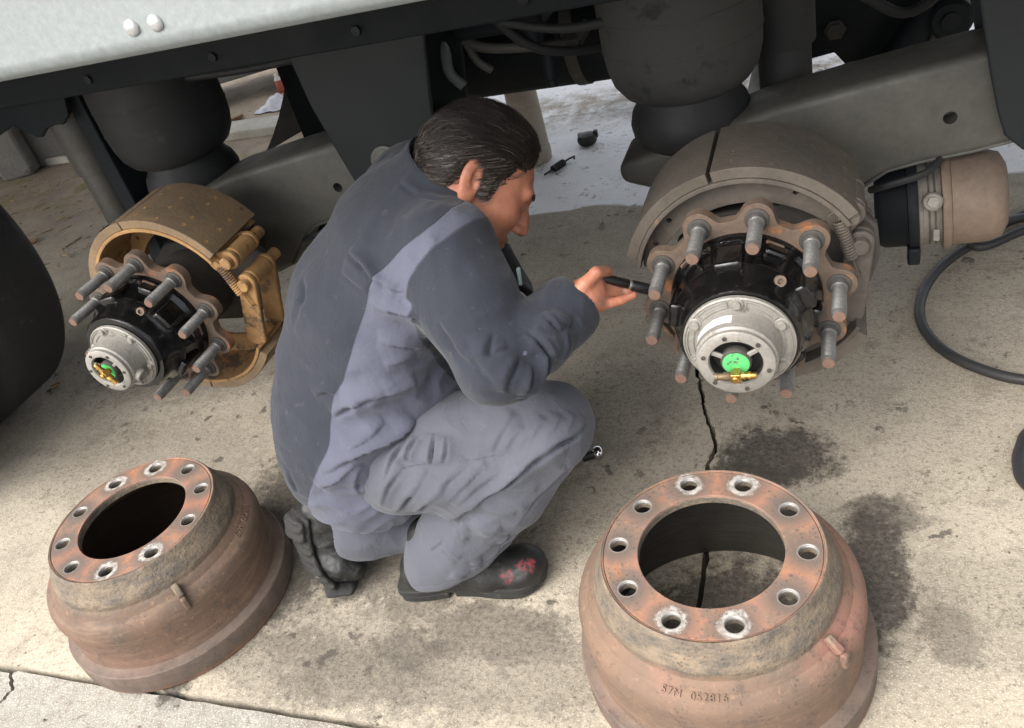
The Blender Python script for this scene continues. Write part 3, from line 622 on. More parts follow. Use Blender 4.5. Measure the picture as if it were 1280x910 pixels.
# ------------------------------------------------------------------ brake drums
def drum_mat(name, white, face, pink, inner, seed, dk=1.0):
    t = NT(name); mp = t.map((1, 1, 1), (seed, seed * .7, 0)); xyz = t.sep(); X, Y, Z = xyz[0], xyz[1], xyz[2]
    r = t.math('SQRT', t.math('ADD', t.math('MULTIPLY', X, X), t.math('MULTIPLY', Y, Y)))
    n1 = t.noise(7, 8, .7, mp); n2 = t.noise(26, 8, .75, mp); n3 = t.noise(90, 6, .75, mp); n4 = t.noise(260, 3, .7, mp)
    ring = t.noise(7, 6, .7, t.map((1.2, 1.2, 11), (seed, 0, 3)))
    body = t.mix(t.ramp(n1, .35, .65), tuple(c * dk for c in (.185, .115, .078)), tuple(c * dk for c in (.130, .092, .068)))
    body = t.mix(t.ramp(ring, .5, .7, 0, .7), body, (.21, .140, .095))
    body = t.mix(t.math('MULTIPLY', t.ramp(t.noise(4, 5, .6, mp), .45, .62), pink), body, (.27, .130, .100))
    body = t.mix(t.ramp(n2, .54, .68, 0, .75), body, (.085, .066, .055)); body = t.mix(t.ramp(t.noise(60, 6, .8, mp), .58, .68, 0, .7), body, (.26, .16, .10))
    zz = t.math('ADD', Z, t.math('MULTIPLY', t.math('SUBTRACT', n1, .5), .03))
    # collar below the face: scaly dark grey and tan
    col_c = t.mix(t.ramp(t.noise(16, 8, .8, t.map((1, 1, 2.5), (seed, 0, 0))), .36, .62), (.095, .083, .070), (.215, .165, .115))
    col_c = t.mix(t.ramp(n3, .55, .7, 0, .6), col_c, (.05, .046, .042))
    collar = t.ramp(zz, .190, .206); col = t.mix(collar, body, col_c)
    # lower rim: greyer
    rim = t.ramp(zz, .062, .052); col = t.mix(t.math('MULTIPLY', rim, .8), col, t.mix(t.ramp(n2, .35, .65), (.150, .114, .093), (.10, .08, .068)))
    low = t.ramp(zz, .012, .004); col = t.mix(t.math('MULTIPLY', low, .8), col, (.26, .12, .06))
    # face: orange rust, bare grey, chalky rings
    fc = t.mix(t.ramp(n1, .38, .58), face, (.25, .15, .11)); fc = t.mix(t.ramp(n2, .48, .62, 0, .85), fc, (.15, .115, .092))
    fc = t.mix(t.ramp(t.noise(14, 8, .7, mp), .56, .66, 0, .8), fc, (.42, .165, .07))
    hd = None
    for k in range(10):
        d = t.dist((.1429 * math.cos(-k * math.pi / 5), .1429 * math.sin(-k * math.pi / 5), .2537)); hd = d if hd is None else t.math('MINIMUM', hd, d)
    hdn = t.math('ADD', hd, t.math('MULTIPLY', t.math('SUBTRACT', n2, .5), .03))
    fc = t.mix(t.ramp(hdn, .046, .022, 0, .85), fc, (.11, .092, .078))
    for k in white:
        d = t.math('ADD', t.dist((.1429 * math.cos(-k * math.pi / 5), .1429 * math.sin(-k * math.pi / 5), .2537)), t.math('MULTIPLY', t.math('SUBTRACT', t.noise(34 + 3 * k, 6, .75, mp), .5), .026))
        fc = t.mix(t.math('MULTIPLY', t.ramp(d, .0255, .0205), t.ramp(n3, .38, .60, .1, .75)), fc, (.52, .50, .46))
    facem = t.math('MULTIPLY', t.ramp(Z, .2485, .2505), t.ramp(r, .1695, .1675)); col = t.mix(facem, col, fc)
    edge = t.math('MULTIPLY', t.math('MULTIPLY', t.ramp(r, .160, .165), t.ramp(r, .172, .168)), t.math('MULTIPLY', t.ramp(Z, .247, .250), t.ramp(n2, .4, .55)))
    col = t.mix(t.math('MULTIPLY', edge, .2), col, (.28, .13, .07))
    pit = t.math('MULTIPLY', t.ramp(t.voro(150, vec=mp), .30, .16), t.ramp(n2, .46, .58)); col = t.mix(t.math('MULTIPLY', pit, .7), col, (.06, .045, .036))
    bore = t.math('MULTIPLY', t.ramp(hd, .0165, .0150), t.ramp(Z, .20, .21)); col = t.mix(bore, col, (.30, .285, .265))
    # worn friction track inside
    ins = t.math('MULTIPLY', t.ramp(r, .2125, .2110), t.ramp(Z, .176, .168))
    trk = t.noise(9, 6, .7, t.map((1, 1, 40), (0, seed, 0))); icol = t.mix(t.ramp(trk, .35, .65), inner, tuple(c * .6 for c in inner))
    col = t.mix(ins, col, icol)
    col = t.mix(t.ramp(n4, .6, .8, 0, .35), col, (.07, .05, .04))
    rg = t.ramp(n2, .3, .7, .62, .85); rg = t.math('SUBTRACT', rg, t.math('MULTIPLY', t.math('ADD', ins, bore), .3))
    h = t.math('ADD', t.math('MULTIPLY', n3, .7), t.math('MULTIPLY', n4, .4))
    h2 = t.math('MULTIPLY', n2, t.math('ADD', .25, t.math('MULTIPLY', collar, t.math('SUBTRACT', 1.0, facem))))
    return t.out(col, rg, t.math('MULTIPLY', t.math('ADD', ins, bore), .4), t.bump(h, .35, .002, t.bump(h2, .8, .006)), .35)
def text_wrap(txt, size, a_mid, r_, z_, tilt, depth=.0012):
    cu = bpy.data.curves.new('t', 'FONT'); cu.body = txt; cu.size = size; cu.extrude = depth; cu.align_x = 'CENTER'; cu.align_y = 'CENTER'; cu.space_character = 1.15; cu.resolution_u = 3
    ob = bpy.data.objects.new('t', cu); COL.objects.link(ob); dg = bpy.context.evaluated_depsgraph_get(); dg.update()
    me = bpy.data.meshes.new_from_object(ob.evaluated_get(dg)); bpy.data.objects.remove(ob)
    for v in me.vertices:
        x, y, z = v.co; a = a_mid + x / r_; rr = r_ - y * math.cos(tilt) + z * math.sin(tilt); hh = z_ + y * math.sin(tilt) + z * math.cos(tilt)
        v.co = (rr * math.cos(a), rr * math.sin(a), hh)
    return me
DH = .2537
def brake_drum(loc, rot, mt, label, lug_a, text_a):
    e = empty('brake_drum', (loc[0], loc[1], .0005)); e.rotation_euler = (0, 0, rot); tag(e, label, 'brake drum', 'removed brake drums')
    prof = [(.1655, DH - .0015), (.1668, DH), (.1700, DH - .0005), (.1725, DH - .004), (.1745, DH - .012), (.180, DH - .024), (.1865, DH - .036), (.1895, DH - .046), (.190, DH - .054), (.1915, .194), (.1945, .1885), (.200, .184), (.2075, .180), (.2150, .1745), (.2205, .167), (.2240, .156), (.2245, .143), (.2225, .125), (.2200, .09), (.2195, .064), (.2210, .057), (.2290, .0535), (.2375, .0525), (.2395, .050), (.2395, .005), (.2375, .0015), (.234, 0), (.2115, 0), (.2095, .003), (.2095, .165), (.206, .180), (.195, .192), (.178, .205), (.168, .225), (.160, .236), (.1655, .2385)]
    # keep the wall subtly uneven, as cast
    mb = MB().lathe(prof, n=144)
    mb.v = [(x * (1 + .0016 * nz(x * 14, y * 14, z * 30)), y * (1 + .0016 * nz(x * 14, y * 14, z * 30)), z) for x, y, z in mb.v]
    body = mb.build('drum_body', mt, e, smooth=38)
    V, F = holed_plate(circ(0, 0, .1650, 120), [circ(0, 0, .111, 96)] + [circ(.1429 * math.cos(-k * math.pi / 5), .1429 * math.sin(-k * math.pi / 5), .0137, 28) for k in range(10)], DH - .018, DH - .0008)
    MB().add(V, F).build('mounting_face', mt, e, smooth=30, bevel=.0012, seg=2)
    lg = MB(); al = lug_a - rot
    Rm = Matrix.Rotation(al, 3, 'Z')
    for (r_, z_, w, h, ty) in ((.2075, .190, .030, .014, .0),): lg.box(Rm @ Vector((r_, 0, z_)), (w, .014, h), Rm @ Matrix.Rotation(D2(40), 3, 'Y'))
    lg.box(Rm @ Vector((.2235, 0, .168)), (.012, .012, .030), Rm)
    lg.build('lug', mt, body, bevel=.004, seg=3)
    me = text_wrap('57M  052816', .0155, text_a - rot, .2085, .1805, D2(38), .0018); me.shade_flat()
    t_ = bpy.data.objects.new('cast_lettering', me); COL.objects.link(t_); t_.parent = body; me.materials.append(mt)
    return e
brake_drum((-.2037, .8801), 1.9203, drum_mat('rust_drum_right', (0, 1, 5, 6), (.36, .165, .098), .9, (.105, .098, .088), 2.0), 'pinkish rusty brake drum with cast lettering, standing in the lower right foreground', D2(-31), D2(-92))
brake_drum((-1.3541, .8687), 1.8783, drum_mat('rust_drum_left', (0, 9, 4, 5), (.30, .125, .075), .25, (.040, .026, .019), 7.0, .78), 'brown rusty brake drum at lower left beside the kneeling boot', D2(-35.6), D2(20))

# ------------------------------------------------------------------ loose things on the floor
M['hose'] = mat_gen('black_hose', (.022, .022, .024), (.035, .034, .034), 12, .55, 0, .2, 120, (.10, .09, .08), .68, 20)
hp = [(1.10, 2.55), (.80, 2.46), (.60, 2.38), (.434, 2.281), (.319, 2.163), (.227, 2.055), (.175, 1.942), (.157, 1.829), (.176, 1.733), (.218, 1.663), (.281, 1.611), (.337, 1.586), (.45, 1.56), (.58, 1.58), (.70, 1.72), (.72, 1.95), (.62, 2.16), (.52, 2.20), (.417, 2.158), (.339, 2.100), (.305, 2.090), (.297, 2.115), (.335, 2.168), (.429, 2.243), (.56, 2.30), (.80, 2.30), (.93, 2.1), (.86, 1.72), (.62, 1.50), (.42, 1.47), (.330, 1.43), (.302, 1.375), (.293, 1.330), (.300, 1.280), (.36, 1.20), (.55, 1.15), (.9, 1.2)]
sp_ = spline([(x, y, .0125) for x, y in hp], 8)
path = [Vector((p.x, p.y, .0125 + (.024 if 17.0 < k / 8 < 23.5 else 0) * min(1, (k / 8 - 17.0), (23.5 - k / 8)))) for k, p in enumerate(sp_)]
o = MB().tube(path, .0115, 14).build('rubber_hose', M['hose'], smooth=180); tag(o, 'black rubber hose looping over the concrete at the right edge', 'hose')
M['blacksteel'] = mat_gen('oily_black_steel', (.012, .012, .012), (.025, .022, .02), 30, .5, .3, .3, 120)
cl = []
A = Vector((-1.045, 2.845, .012)); B = Vector((-.985, 2.955, .012)); d = B - A
for k in range(10 * 12 + 1):
    t_ = k / 120; cl.append(A + d * (.25 + .5 * t_) + (Vector((-d.y, d.x, 0)).normalized() * math.cos(20 * math.pi * t_) + Vector((0, 0, 1)) * math.sin(20 * math.pi * t_)) * .010)
o = MB().tube([A + Vector((-.012, -.004, -.006)), A, A + d * .24] + cl + [A + d * .76, B, B + Vector((.02, .006, .004)), B + Vector((.022, -.012, .002))], .004, 6).build('loose_spring', M['blacksteel']); tag(o, 'black hooked return spring lying on pale floor beyond the head', 'spring')
e = empty('rubber_boot_cap', (-.946, 3.103, 0)); tag(e, 'small round black part lying on pale floor near the spring', 'machine part')
MB().lathe([(.0001, .002), (.030, .002), (.038, .012), (.040, .024), (.034, .040), (.018, .046), (.0001, .047)], n=20).build('cap', M['blacksteel'], e)
MB().box((.035, .01, .035), (.016, .02, .03)).box((-.03, .02, .03), (.02, .02, .02)).build('ear', M['blacksteel'], e, bevel=.003)
M['beige'] = mat_gen('beige_fibre_tube', (.42, .36, .29), (.34, .28, .22), 6, .85, 0, .15, 90, (.25, .21, .17), .64, 14)
e = empty('beige_tube', (-1.135, 3.00, 0)); tag(e, 'beige upright tube behind the mechanic\'s head', 'tube')
MB().lathe([(.06, 0), (.065, .004), (.060, .30), (.057, .302), (.055, .28)], n=32).build('wall', M['beige'], e)
MB().lathe([(.0655, .02), (.067, .022), (.067, .05), (.0655, .052)], n=32).build('band', M['beige'], e)
# ratchet tool behind the knee
M['chrome'] = mat_gen('chrome', (.75, .74, .72), (.62, .61, .6), 20, .16, 1.0, .03, 200)
e = empty('socket_wrench', (-.532, 1.325, 0)); tag(e, 'chrome and black socket tool lying on floor behind the knee', 'tool')
MB().lathe([(.0001, -.001), (.011, 0), (.016, .006), (.017, .014), (.013, .021), (.008, .023)], (.020, .012, .017), (-.9, -.42, 0), 24).build('chrome_head', M['chrome'], e, smooth=180)
MB().cyl((.004, .004, .017), (-.024, -.010, .017), .0105, n=16, ch=.002).build('black_collar', M['blacksteel'], e)
MB().lathe([(.010, 0), (.019, .004), (.021, .02), (.017, .035), (.012, .06), (.012, .10), (.0001, .101)], (-.022, -.009, .020), (-.9, -.42, 0), 24).build('handle', M['chrome'], e, smooth=60)
# background: concrete wall with pilasters, creeper cart, rag, can, scraps
M['wall'] = mat_gen('old_concrete_wall', (.25, .24, .22), (.17, .165, .15), 3, .9, 0, .4, 60, (.10, .095, .085), .6, 8)
e = empty('concrete_wall', (-4.6, 3.62, 0)); tag(e, 'old grey concrete wall with pilasters behind the left tyre', 'wall')
wd = Vector((.93, .37, 0)).normalized(); wn_ = Vector((-wd.y, wd.x, 0)); Rw = Matrix.Rotation(math.atan2(wd.y, wd.x), 3, 'Z')
MB().box(wd * -.9 + wn_ * .10 + Vector((0, 0, .6)), (3.2, .18, 1.2), Rw).build('wall', M['wall'], e, bevel=.01)
for s_ in (-1.9, -1.2, -.52, .06, .52):
    MB().box(wd * s_ - wn_ * .05 + Vector((0, 0, .58)), (.20, .12, 1.16), Rw).build('pilaster', M['wall'], e, bevel=.02)
M['cart'] = mat_gen('grey_cart_frame', (.13, .135, .14), (.20, .205, .21), 6, .45, .2, .1, 100)
M['cartpad'] = mat_gen('grey_cart_deck', (.30, .29, .27), (.25, .24, .22), 6, .7, 0, .1, 100)
e = empty('creeper_cart', (-3.42, 4.62, 0)); e.rotation_euler = (0, 0, D2(27)); tag(e, 'grey low wheeled cart on the far ground', 'cart')
for y in (-.23, .23): MB().box((0, y, .17), (1.1, .06, .07)).build('side_rail', M['cart'], e, bevel=.012)
for x in (-.50, -.05, .50): MB().box((x, 0, .17), (.06, .40, .06)).build('cross_bar', M['cart'], e, bevel=.012)
MB().box((.22, 0, .16), (.46, .38, .02)).build('deck', M['cartpad'], e, bevel=.005)
MB().box((-.28, 0, .16), (.38, .38, .02)).build('deck', M['cartpad'], e, bevel=.005)
for x, y in ((-.45, -.2), (-.45, .2), (.45, -.2), (.45, .2)): MB().lathe([(.0001, -.015), (.05, -.015), (.055, 0), (.05, .015), (.0001, .015)], (x, y, .055), (0, 1, 0), 20).cyl((x, y, .06), (x, y, .14), .012).build('caster', M['blacksteel'], e)
MB().tube([(-.3, .23, .2), (-.34, .3, .45), (-.35, .36, .62)], .013, 8).build('handle', M['cart'], e)
M['can'] = mat_gen('red_can', (.45, .10, .06), (.35, .08, .05), 9, .5)
e = empty('red_can', (-3.16, 4.42, 0)); tag(e, 'small red and white can standing beside the grey cart', 'can')
MB().lathe([(.0001, 0), (.022, 0), (.024, .004), (.024, .07), (.022, .073), (.0001, .073)], n=24).build('body', M['can'], e)
MB().lathe([(.022, .074), (.019, .085), (.012, .095), (.012, .110), (.0001, .111)], n=20).build('cap', M['white_label'], e)
M['rag'] = mat_gen('white_rag', (.72, .72, .78), (.60, .60, .68), 9, .9, 0, .3, 60)
rg = MB(); V = []; F = []; n_ = 14
for i in range(n_):
    for j in range(n_):
        u, v = i / (n_ - 1) - .5, j / (n_ - 1) - .5; s_ = 1 - .5 * max(abs(u), abs(v)); V.append((u * .26 + .03 * nz(v * 9, 1), v * .16 + .03 * nz(u * 9, 2), max(.004, .075 * math.exp(-9 * (u * u + v * v)) + .045 * nz(u * 8, v * 8))))
F = [(i * n_ + j, (i + 1) * n_ + j, (i + 1) * n_ + j + 1, i * n_ + j + 1) for i in range(n_ - 1) for j in range(n_ - 1)]
o = rg.add(V, F).build('white_rag', M['rag'], smooth=180, sub=1); o.location = (-3.02, 4.14, .002); tag(o, 'crumpled white rag on the far ground beyond the kerb', 'rag')
M['wood'] = mat_gen('brown_wood_scrap', (.33, .20, .10), (.22, .13, .07), 14, .8, 0, .3, 60)
def chip(x, y, l, w, h, rz, name, label, mt):
    n_ = 7; up = []; 
    for k in range(n_): a = 2 * math.pi * k / n_; up.append((l * math.cos(a) * random.uniform(.7, 1.1), w * math.sin(a) * random.uniform(.7, 1.1)))
    o = MB().prism(up, (0, 0, .003), (1, 0, .12), (0, 1, 0), (0, 0, h)).build(name, mt, smooth=0, bevel=.002); o.location = (x, y, 0); o.rotation_euler = (0, 0, rz); tag(o, label, 'scrap', 'wood scraps on the dirt'); return o
chip(-3.24, 4.02, .06, .025, .02, .3, 'wood_scrap', 'red brown scrap lying beside the pale kerb strip', M['wood'])
chip(-3.32, 2.98, .085, .040, .014, .5, 'wood_scrap', 'largest brown wood scrap beside the concrete wall', M['wood'])
chip(-3.58, 2.68, .060, .030, .012, -.2, 'wood_scrap', 'tan wood scrap nearest the top of the black tyre', M['wood'])
chip(-2.78, 2.66, .075, .022, .014, .9, 'wood_scrap', 'thin brown wood scrap left of the shock absorber', M['wood'])
chip(-2.42, 1.60, .022, .010, .008, .4, 'dry_leaf', 'small orange leaf on concrete beside the tyre', M['wood'])

# ------------------------------------------------------------------ the kneeling mechanic (implicit surfaces -> one continuous mesh per garment / body)
f32 = np.float32
def A3(*v): return np.array(v, f32)
def nrm(v): v = np.asarray(v, f32); return v / np.linalg.norm(v)
def smin(a, b, k): h = np.clip(.5 + .5 * (b - a) / k, 0, 1); return b * (1 - h) + a * h - k * h * (1 - h)
def smax(a, b, k): return -smin(-a, -b, k)
def limb(P, st, k=.012):
    """st: list of (centre, a, b, lateral) - swept elliptical cross-sections"""
    D = None
    for (c0, a0, b0, l0), (c1, a1, b1, l1) in zip(st[:-1], st[1:]):
        c0 = np.asarray(c0, f32); c1 = np.asarray(c1, f32); d = c1 - c0; L2 = float(d @ d); dn = d / math.sqrt(L2)
        Q = P - c0; s_ = Q @ d / L2; t_ = np.clip(s_, 0, 1); R_ = Q - t_[:, None] * d
        over = np.abs(s_ - t_) * math.sqrt(L2)
        a = a0 + (a1 - a0) * t_; b = b0 + (b1 - b0) * t_
        if l0 is None: q = np.sqrt((R_ * R_).sum(1)); dd = q - a
        else:
            l = nrm(np.asarray(l0) + np.asarray(l1)); l = l - dn * (l @ dn); l = nrm(l); dp = np.cross(dn, l)
            x = R_ @ l; y = R_ @ dp; kk = np.sqrt((x / a) ** 2 + (y / b) ** 2 + (over / np.minimum(a, b)) ** 2); dd = (kk - 1) * np.minimum(a, b)
        D = dd if D is None else smin(D, dd, k)
    return D
def cap(P, p0, p1, r0, r1=None): return limb(P, [(p0, r0, r0, None), (p1, r1 if r1 is not None else r0, 0, None)])
def chain(P, pts, k=.01): return limb(P, [(p[:3], p[3], p[3], None) for p in pts], k)
def ell(P, c, r): r = np.asarray(r, f32); return (np.sqrt((((P - np.asarray(c, f32)) / r) ** 2).sum(1)) - 1) * float(r.min())
def surfnet(fn, lo, hi, h):
    lo = np.asarray(lo, f32); n = np.ceil((np.asarray(hi) - lo) / h).astype(int) + 1
    ax = [lo[i] + h * np.arange(n[i], dtype=f32) for i in range(3)]
    Fv = np.empty(n, f32)
    # coarse pass first, then only the band near the surface
    c_ = 4; cn = (n + c_ - 1) // c_; cx_ = [lo[i] + h * (c_ * np.arange(cn[i], dtype=f32) + (c_ - 1) / 2) for i in range(3)]
    g = np.stack(np.meshgrid(*cx_, indexing='ij'), -1).reshape(-1, 3).astype(f32); Cv = fn(g).reshape(cn)
    up = lambda a: a.repeat(c_, 0).repeat(c_, 1).repeat(c_, 2)[:n[0], :n[1], :n[2]]
    Fv[:] = up(Cv); band = up(np.abs(Cv) < h * c_ * 1.6); ii = np.argwhere(band)
    for k0 in range(0, len(ii), 400000):
        q_ = ii[k0:k0 + 400000]; Fv[tuple(q_.T)] = fn(np.stack([ax[d][q_[:, d]] for d in range(3)], 1).astype(f32))
    S = Fv < 0; off = [(i, j, k) for i in (0, 1) for j in (0, 1) for k in (0, 1)]
    sl = lambda o: tuple(slice(o[i], n[i] - 1 + o[i]) for i in range(3))
    cnt = sum(S[sl(o)].astype(np.int8) for o in off); act = (cnt > 0) & (cnt < 8)
    idx = np.full(act.shape, -1, np.int64); ijk = np.argwhere(act); idx[act] = np.arange(len(ijk))
    cv = np.stack([Fv[sl(o)][act] for o in off], 1); acc = np.zeros((len(ijk), 3), f32); num = np.zeros(len(ijk), f32)
    for a in range(8):
        for b in range(a + 1, 8):
            if sum(x != y for x, y in zip(off[a], off[b])) != 1: continue
            va, vb = cv[:, a], cv[:, b]; m_ = (va < 0) != (vb < 0); t_ = np.where(m_, va / np.where(va == vb, 1, va - vb), 0)[:, None]
            p_ = np.asarray(off[a], f32) * (1 - t_) + np.asarray(off[b], f32) * t_; acc += p_ * m_[:, None]; num += m_
    V = lo + h * (ijk + acc / num[:, None]); Fs = []
    for d in range(3):
        e1, e2 = [(1, 2), (2, 0), (0, 1)][d]
        a = [slice(None)] * 3; b = [slice(None)] * 3; a[d] = slice(0, n[d] - 1); b[d] = slice(1, n[d])
        for q in (a, b): q[e1] = slice(1, n[e1] - 1); q[e2] = slice(1, n[e2] - 1)
        A_, B_ = S[tuple(a)], S[tuple(b)]; ed = np.argwhere(A_ != B_); sg = A_[tuple(ed.T)]
        base = ed.copy(); base[:, e1] += 1; base[:, e2] += 1
        def cell(o1, o2): c = base.copy(); c[:, e1] -= o1; c[:, e2] -= o2; return idx[tuple(c.T)]
        q = np.stack([cell(1, 1), cell(0, 1), cell(0, 0), cell(1, 0)], 1); q[~sg] = q[~sg][:, ::-1]; Fs.append(q)
    return V.astype(np.float64), np.concatenate(Fs)
def vnormals(V, F):
    fn = np.cross(V[F[:, 2]] - V[F[:, 0]], V[F[:, 3]] - V[F[:, 1]]); N = np.zeros_like(V)
    for k in range(4): np.add.at(N, F[:, k], fn)
    return N / (np.linalg.norm(N, axis=1)[:, None] + 1e-12)
def relax(V, F, it=2, w=.5):
    E_ = np.concatenate([F[:, [0, 1]], F[:, [1, 2]], F[:, [2, 3]], F[:, [3, 0]]])
    for _ in range(it):
        S_ = np.zeros_like(V); c = np.zeros(len(V)); np.add.at(S_, E_[:, 0], V[E_[:, 1]]); np.add.at(c, E_[:, 0], 1); np.add.at(S_, E_[:, 1], V[E_[:, 0]]); np.add.at(c, E_[:, 1], 1)
        V = V * (1 - w) + w * S_ / np.maximum(c, 1)[:, None]
    return V
def npmesh(name, parts, mat, parent, attrs=None, smooth=180):
    Vs = []; Fs = []; o = 0
    for V, F in parts: Vs.append(V); Fs.append(F + o); o += len(V)
    V = np.concatenate(Vs); F = np.concatenate(Fs); po = np.array(parent_world(parent)) if parent else np.zeros(3); V = V - po
    me = bpy.data.meshes.new(name); me.vertices.add(len(V)); me.vertices.foreach_set('co', V.astype(f32).ravel())
    me.loops.add(len(F) * 4); me.loops.foreach_set('vertex_index', F.astype(np.int32).ravel()); me.polygons.add(len(F))
    me.polygons.foreach_set('loop_start', np.arange(0, len(F) * 4, 4, dtype=np.int32)); me.polygons.foreach_set('loop_total', np.full(len(F), 4, np.int32))
    me.update(calc_edges=True); me.validate()
    for k, v in (attrs or {}).items():
        a = me.attributes.new(k, 'FLOAT', 'POINT'); a.data.foreach_set('value', v.astype(f32))
    return mkobj(name, me, mat, parent, smooth)
def parent_world(o):
    p = Vector((0, 0, 0))
    while o: p = p + o.location; o = o.parent
    return p
_perm = np.random.default_rng(5).permutation(256); _grad = np.random.default_rng(6).normal(size=(256, 3)); _grad /= np.linalg.norm(_grad, axis=1)[:, None]
def vnoise(V, sc, seed=0.0):
    Q = V * (np.asarray(sc) * np.ones(3)) + seed; I = np.floor(Q).astype(np.int64); Fr = Q - I; U = Fr * Fr * Fr * (Fr * (Fr * 6 - 15) + 10); out = np.zeros(len(V))
    for dx in (0, 1):
        for dy in (0, 1):
            for dz in (0, 1):
                hsh = _perm[(_perm[(_perm[(I[:, 0] + dx) & 255] + I[:, 1] + dy) & 255] + I[:, 2] + dz) & 255]
                w_ = (U[:, 0] if dx else 1 - U[:, 0]) * (U[:, 1] if dy else 1 - U[:, 1]) * (U[:, 2] if dz else 1 - U[:, 2])
                out += w_ * (_grad[hsh] * (Fr - np.array((dx, dy, dz)))).sum(1)
    return out * 1.5
def seg_coord(V, p0, p1):
    p0 = np.asarray(p0); p1 = np.asarray(p1); d = p1 - p0; L = np.linalg.norm(d); s_ = (V - p0) @ d / (L * L); c = np.clip(s_, 0, 1); return s_, np.linalg.norm(V - p0 - c[:, None] * d, axis=1)
UPC = np.array((-.15, .45, .85))
def crease(V, N, pts, w=.014, amp=.005):
    """overlapping cloth crease along a 3D polyline: soft swell on its upper side, sharp drop just below it"""
    P_ = [np.array(q) for q in spline(pts, 6)]; best = np.full(len(V), 9.0); tt = np.zeros(len(V)); sg = np.ones(len(V)); n_ = len(P_) - 1
    box = (V > np.min(P_, 0) - 4 * w).all(1) & (V < np.max(P_, 0) + 4 * w).all(1); ix = np.nonzero(box)[0]; v = V[ix]; nn = N[ix]
    b_ = np.full(len(ix), 9.0); t2 = np.zeros(len(ix)); s2 = np.ones(len(ix))
    for i in range(n_):
        p0, p1 = P_[i], P_[i + 1]; d = p1 - p0; L = np.linalg.norm(d) + 1e-9; s_ = (v - p0) @ d / (L * L); c = np.clip(s_, 0, 1); R_ = v - p0 - c[:, None] * d; dd = np.linalg.norm(R_, axis=1)
        sd_ = np.cross(d / L, nn); sd_ *= np.sign(sd_ @ UPC)[:, None]; m_ = dd < b_; b_[m_] = dd[m_]; t2[m_] = ((i + c) / n_)[m_]; s2[m_] = np.sign((sd_ * R_).sum(1))[m_]
    env = np.clip(np.sin(np.pi * np.clip(t2, .0, 1)), 0, 1) ** .8; x = b_ * s2
    ax_ = np.abs(x); h = np.where(x > 0, 1.0, .55) * np.exp(-(ax_ / w) ** 1.3) * (1 - np.exp(-(ax_ / (w * .30)) ** 1.5)) * 1.5 - .45 * np.exp(-(ax_ / (w * .20)) ** 2)
    V = V.copy(); V[ix] += nn * (amp * env * h)[:, None]; return V

# body frame: person faces right and slightly away
FWD = nrm((.86, .51, 0)); LAT = nrm((-.51, .86, 0)); UPV = A3(0, 0, 1)
man = empty('person', (-.75, 1.02, 0))
tag(man, 'person in grey and blue work coverall kneeling at the hub with a black torch', 'person')

hipR = (-.860, .985, .300); hipL = (-.955, 1.15, .29); kneeR = (-.472, 1.018, .380); ankR = (-.745, .958, .085)
kneeL = (-.62, 1.14, .075); ankL = (-.955, 1.005, .115)
shR = (-.585, 1.065, .695); elR = (-.484, .93, .572); wrR = (-.404, 1.058, .585)
shL = (-.745, 1.335, .685); elL = (-.655, 1.35, .43); wrL = (-.525, 1.20, .470)
SPN = [((-.895, 1.065, .300), .165, .125), ((-.888, 1.075, .37), .178, .132), ((-.855, 1.10, .46), .182, .138), ((-.795, 1.13, .565), .190, .140), ((-.715, 1.165, .655), .198, .125), ((-.672, 1.185, .700), .165, .095), ((-.645, 1.20, .730), .095, .075)]
def torso(P): return limb(P, [(c, a, b, LAT) for c, a, b in SPN], .03)
def sleeve_r(P): return chain(P, [(*shR, .084), (-.537, 1.00, .640, .074), (*elR, .057), (-.45, .99, .576, .056), (-.418, 1.042, .582, .049), (-.407, 1.056, .586, .047)], .02)
def sleeve_l(P): return chain(P, [(*shL, .085), (-.70, 1.35, .56, .072), (*elL, .060), (-.61, 1.29, .445, .052)], .02)
def collar(P): return limb(P, [((-.660, 1.19, .705), .115, .095, LAT), ((-.616, 1.205, .762), .085, .083, LAT)], .01)
def jacket_f(P):
    d = torso(P); d = smin(d, sleeve_r(P), .035); d = smin(d, sleeve_l(P), .04); d = smin(d, collar(P), .02)
    hem = limb(P, [((-.875, 1.06, .37), .188, .150, LAT), ((-.888, 1.055, .285), .180, .145, LAT)], .02); d = smin(d, hem, .03)
    d = smin(d, ell(P, (-.875, 1.015, .315), (.135, .120, .135)), .04); d = smin(d, ell(P, (-.765, 1.075, .43), (.13, .12, .13)), .05)
    # hollow collar and cuffs
    d = smax(d, -cap(P, (-.418, 1.042, .582), (-.38, 1.085, .596), .039), .004)
    d = smax(d, -limb(P, [((-.640, 1.20, .725), .080, .072, LAT), ((-.58, 1.21, .81), .077, .076, LAT)]), .004)
    d = smax(d, -cap(P, (-.60, 1.28, .448), (-.525, 1.20, .47), .042), .004)
    return d
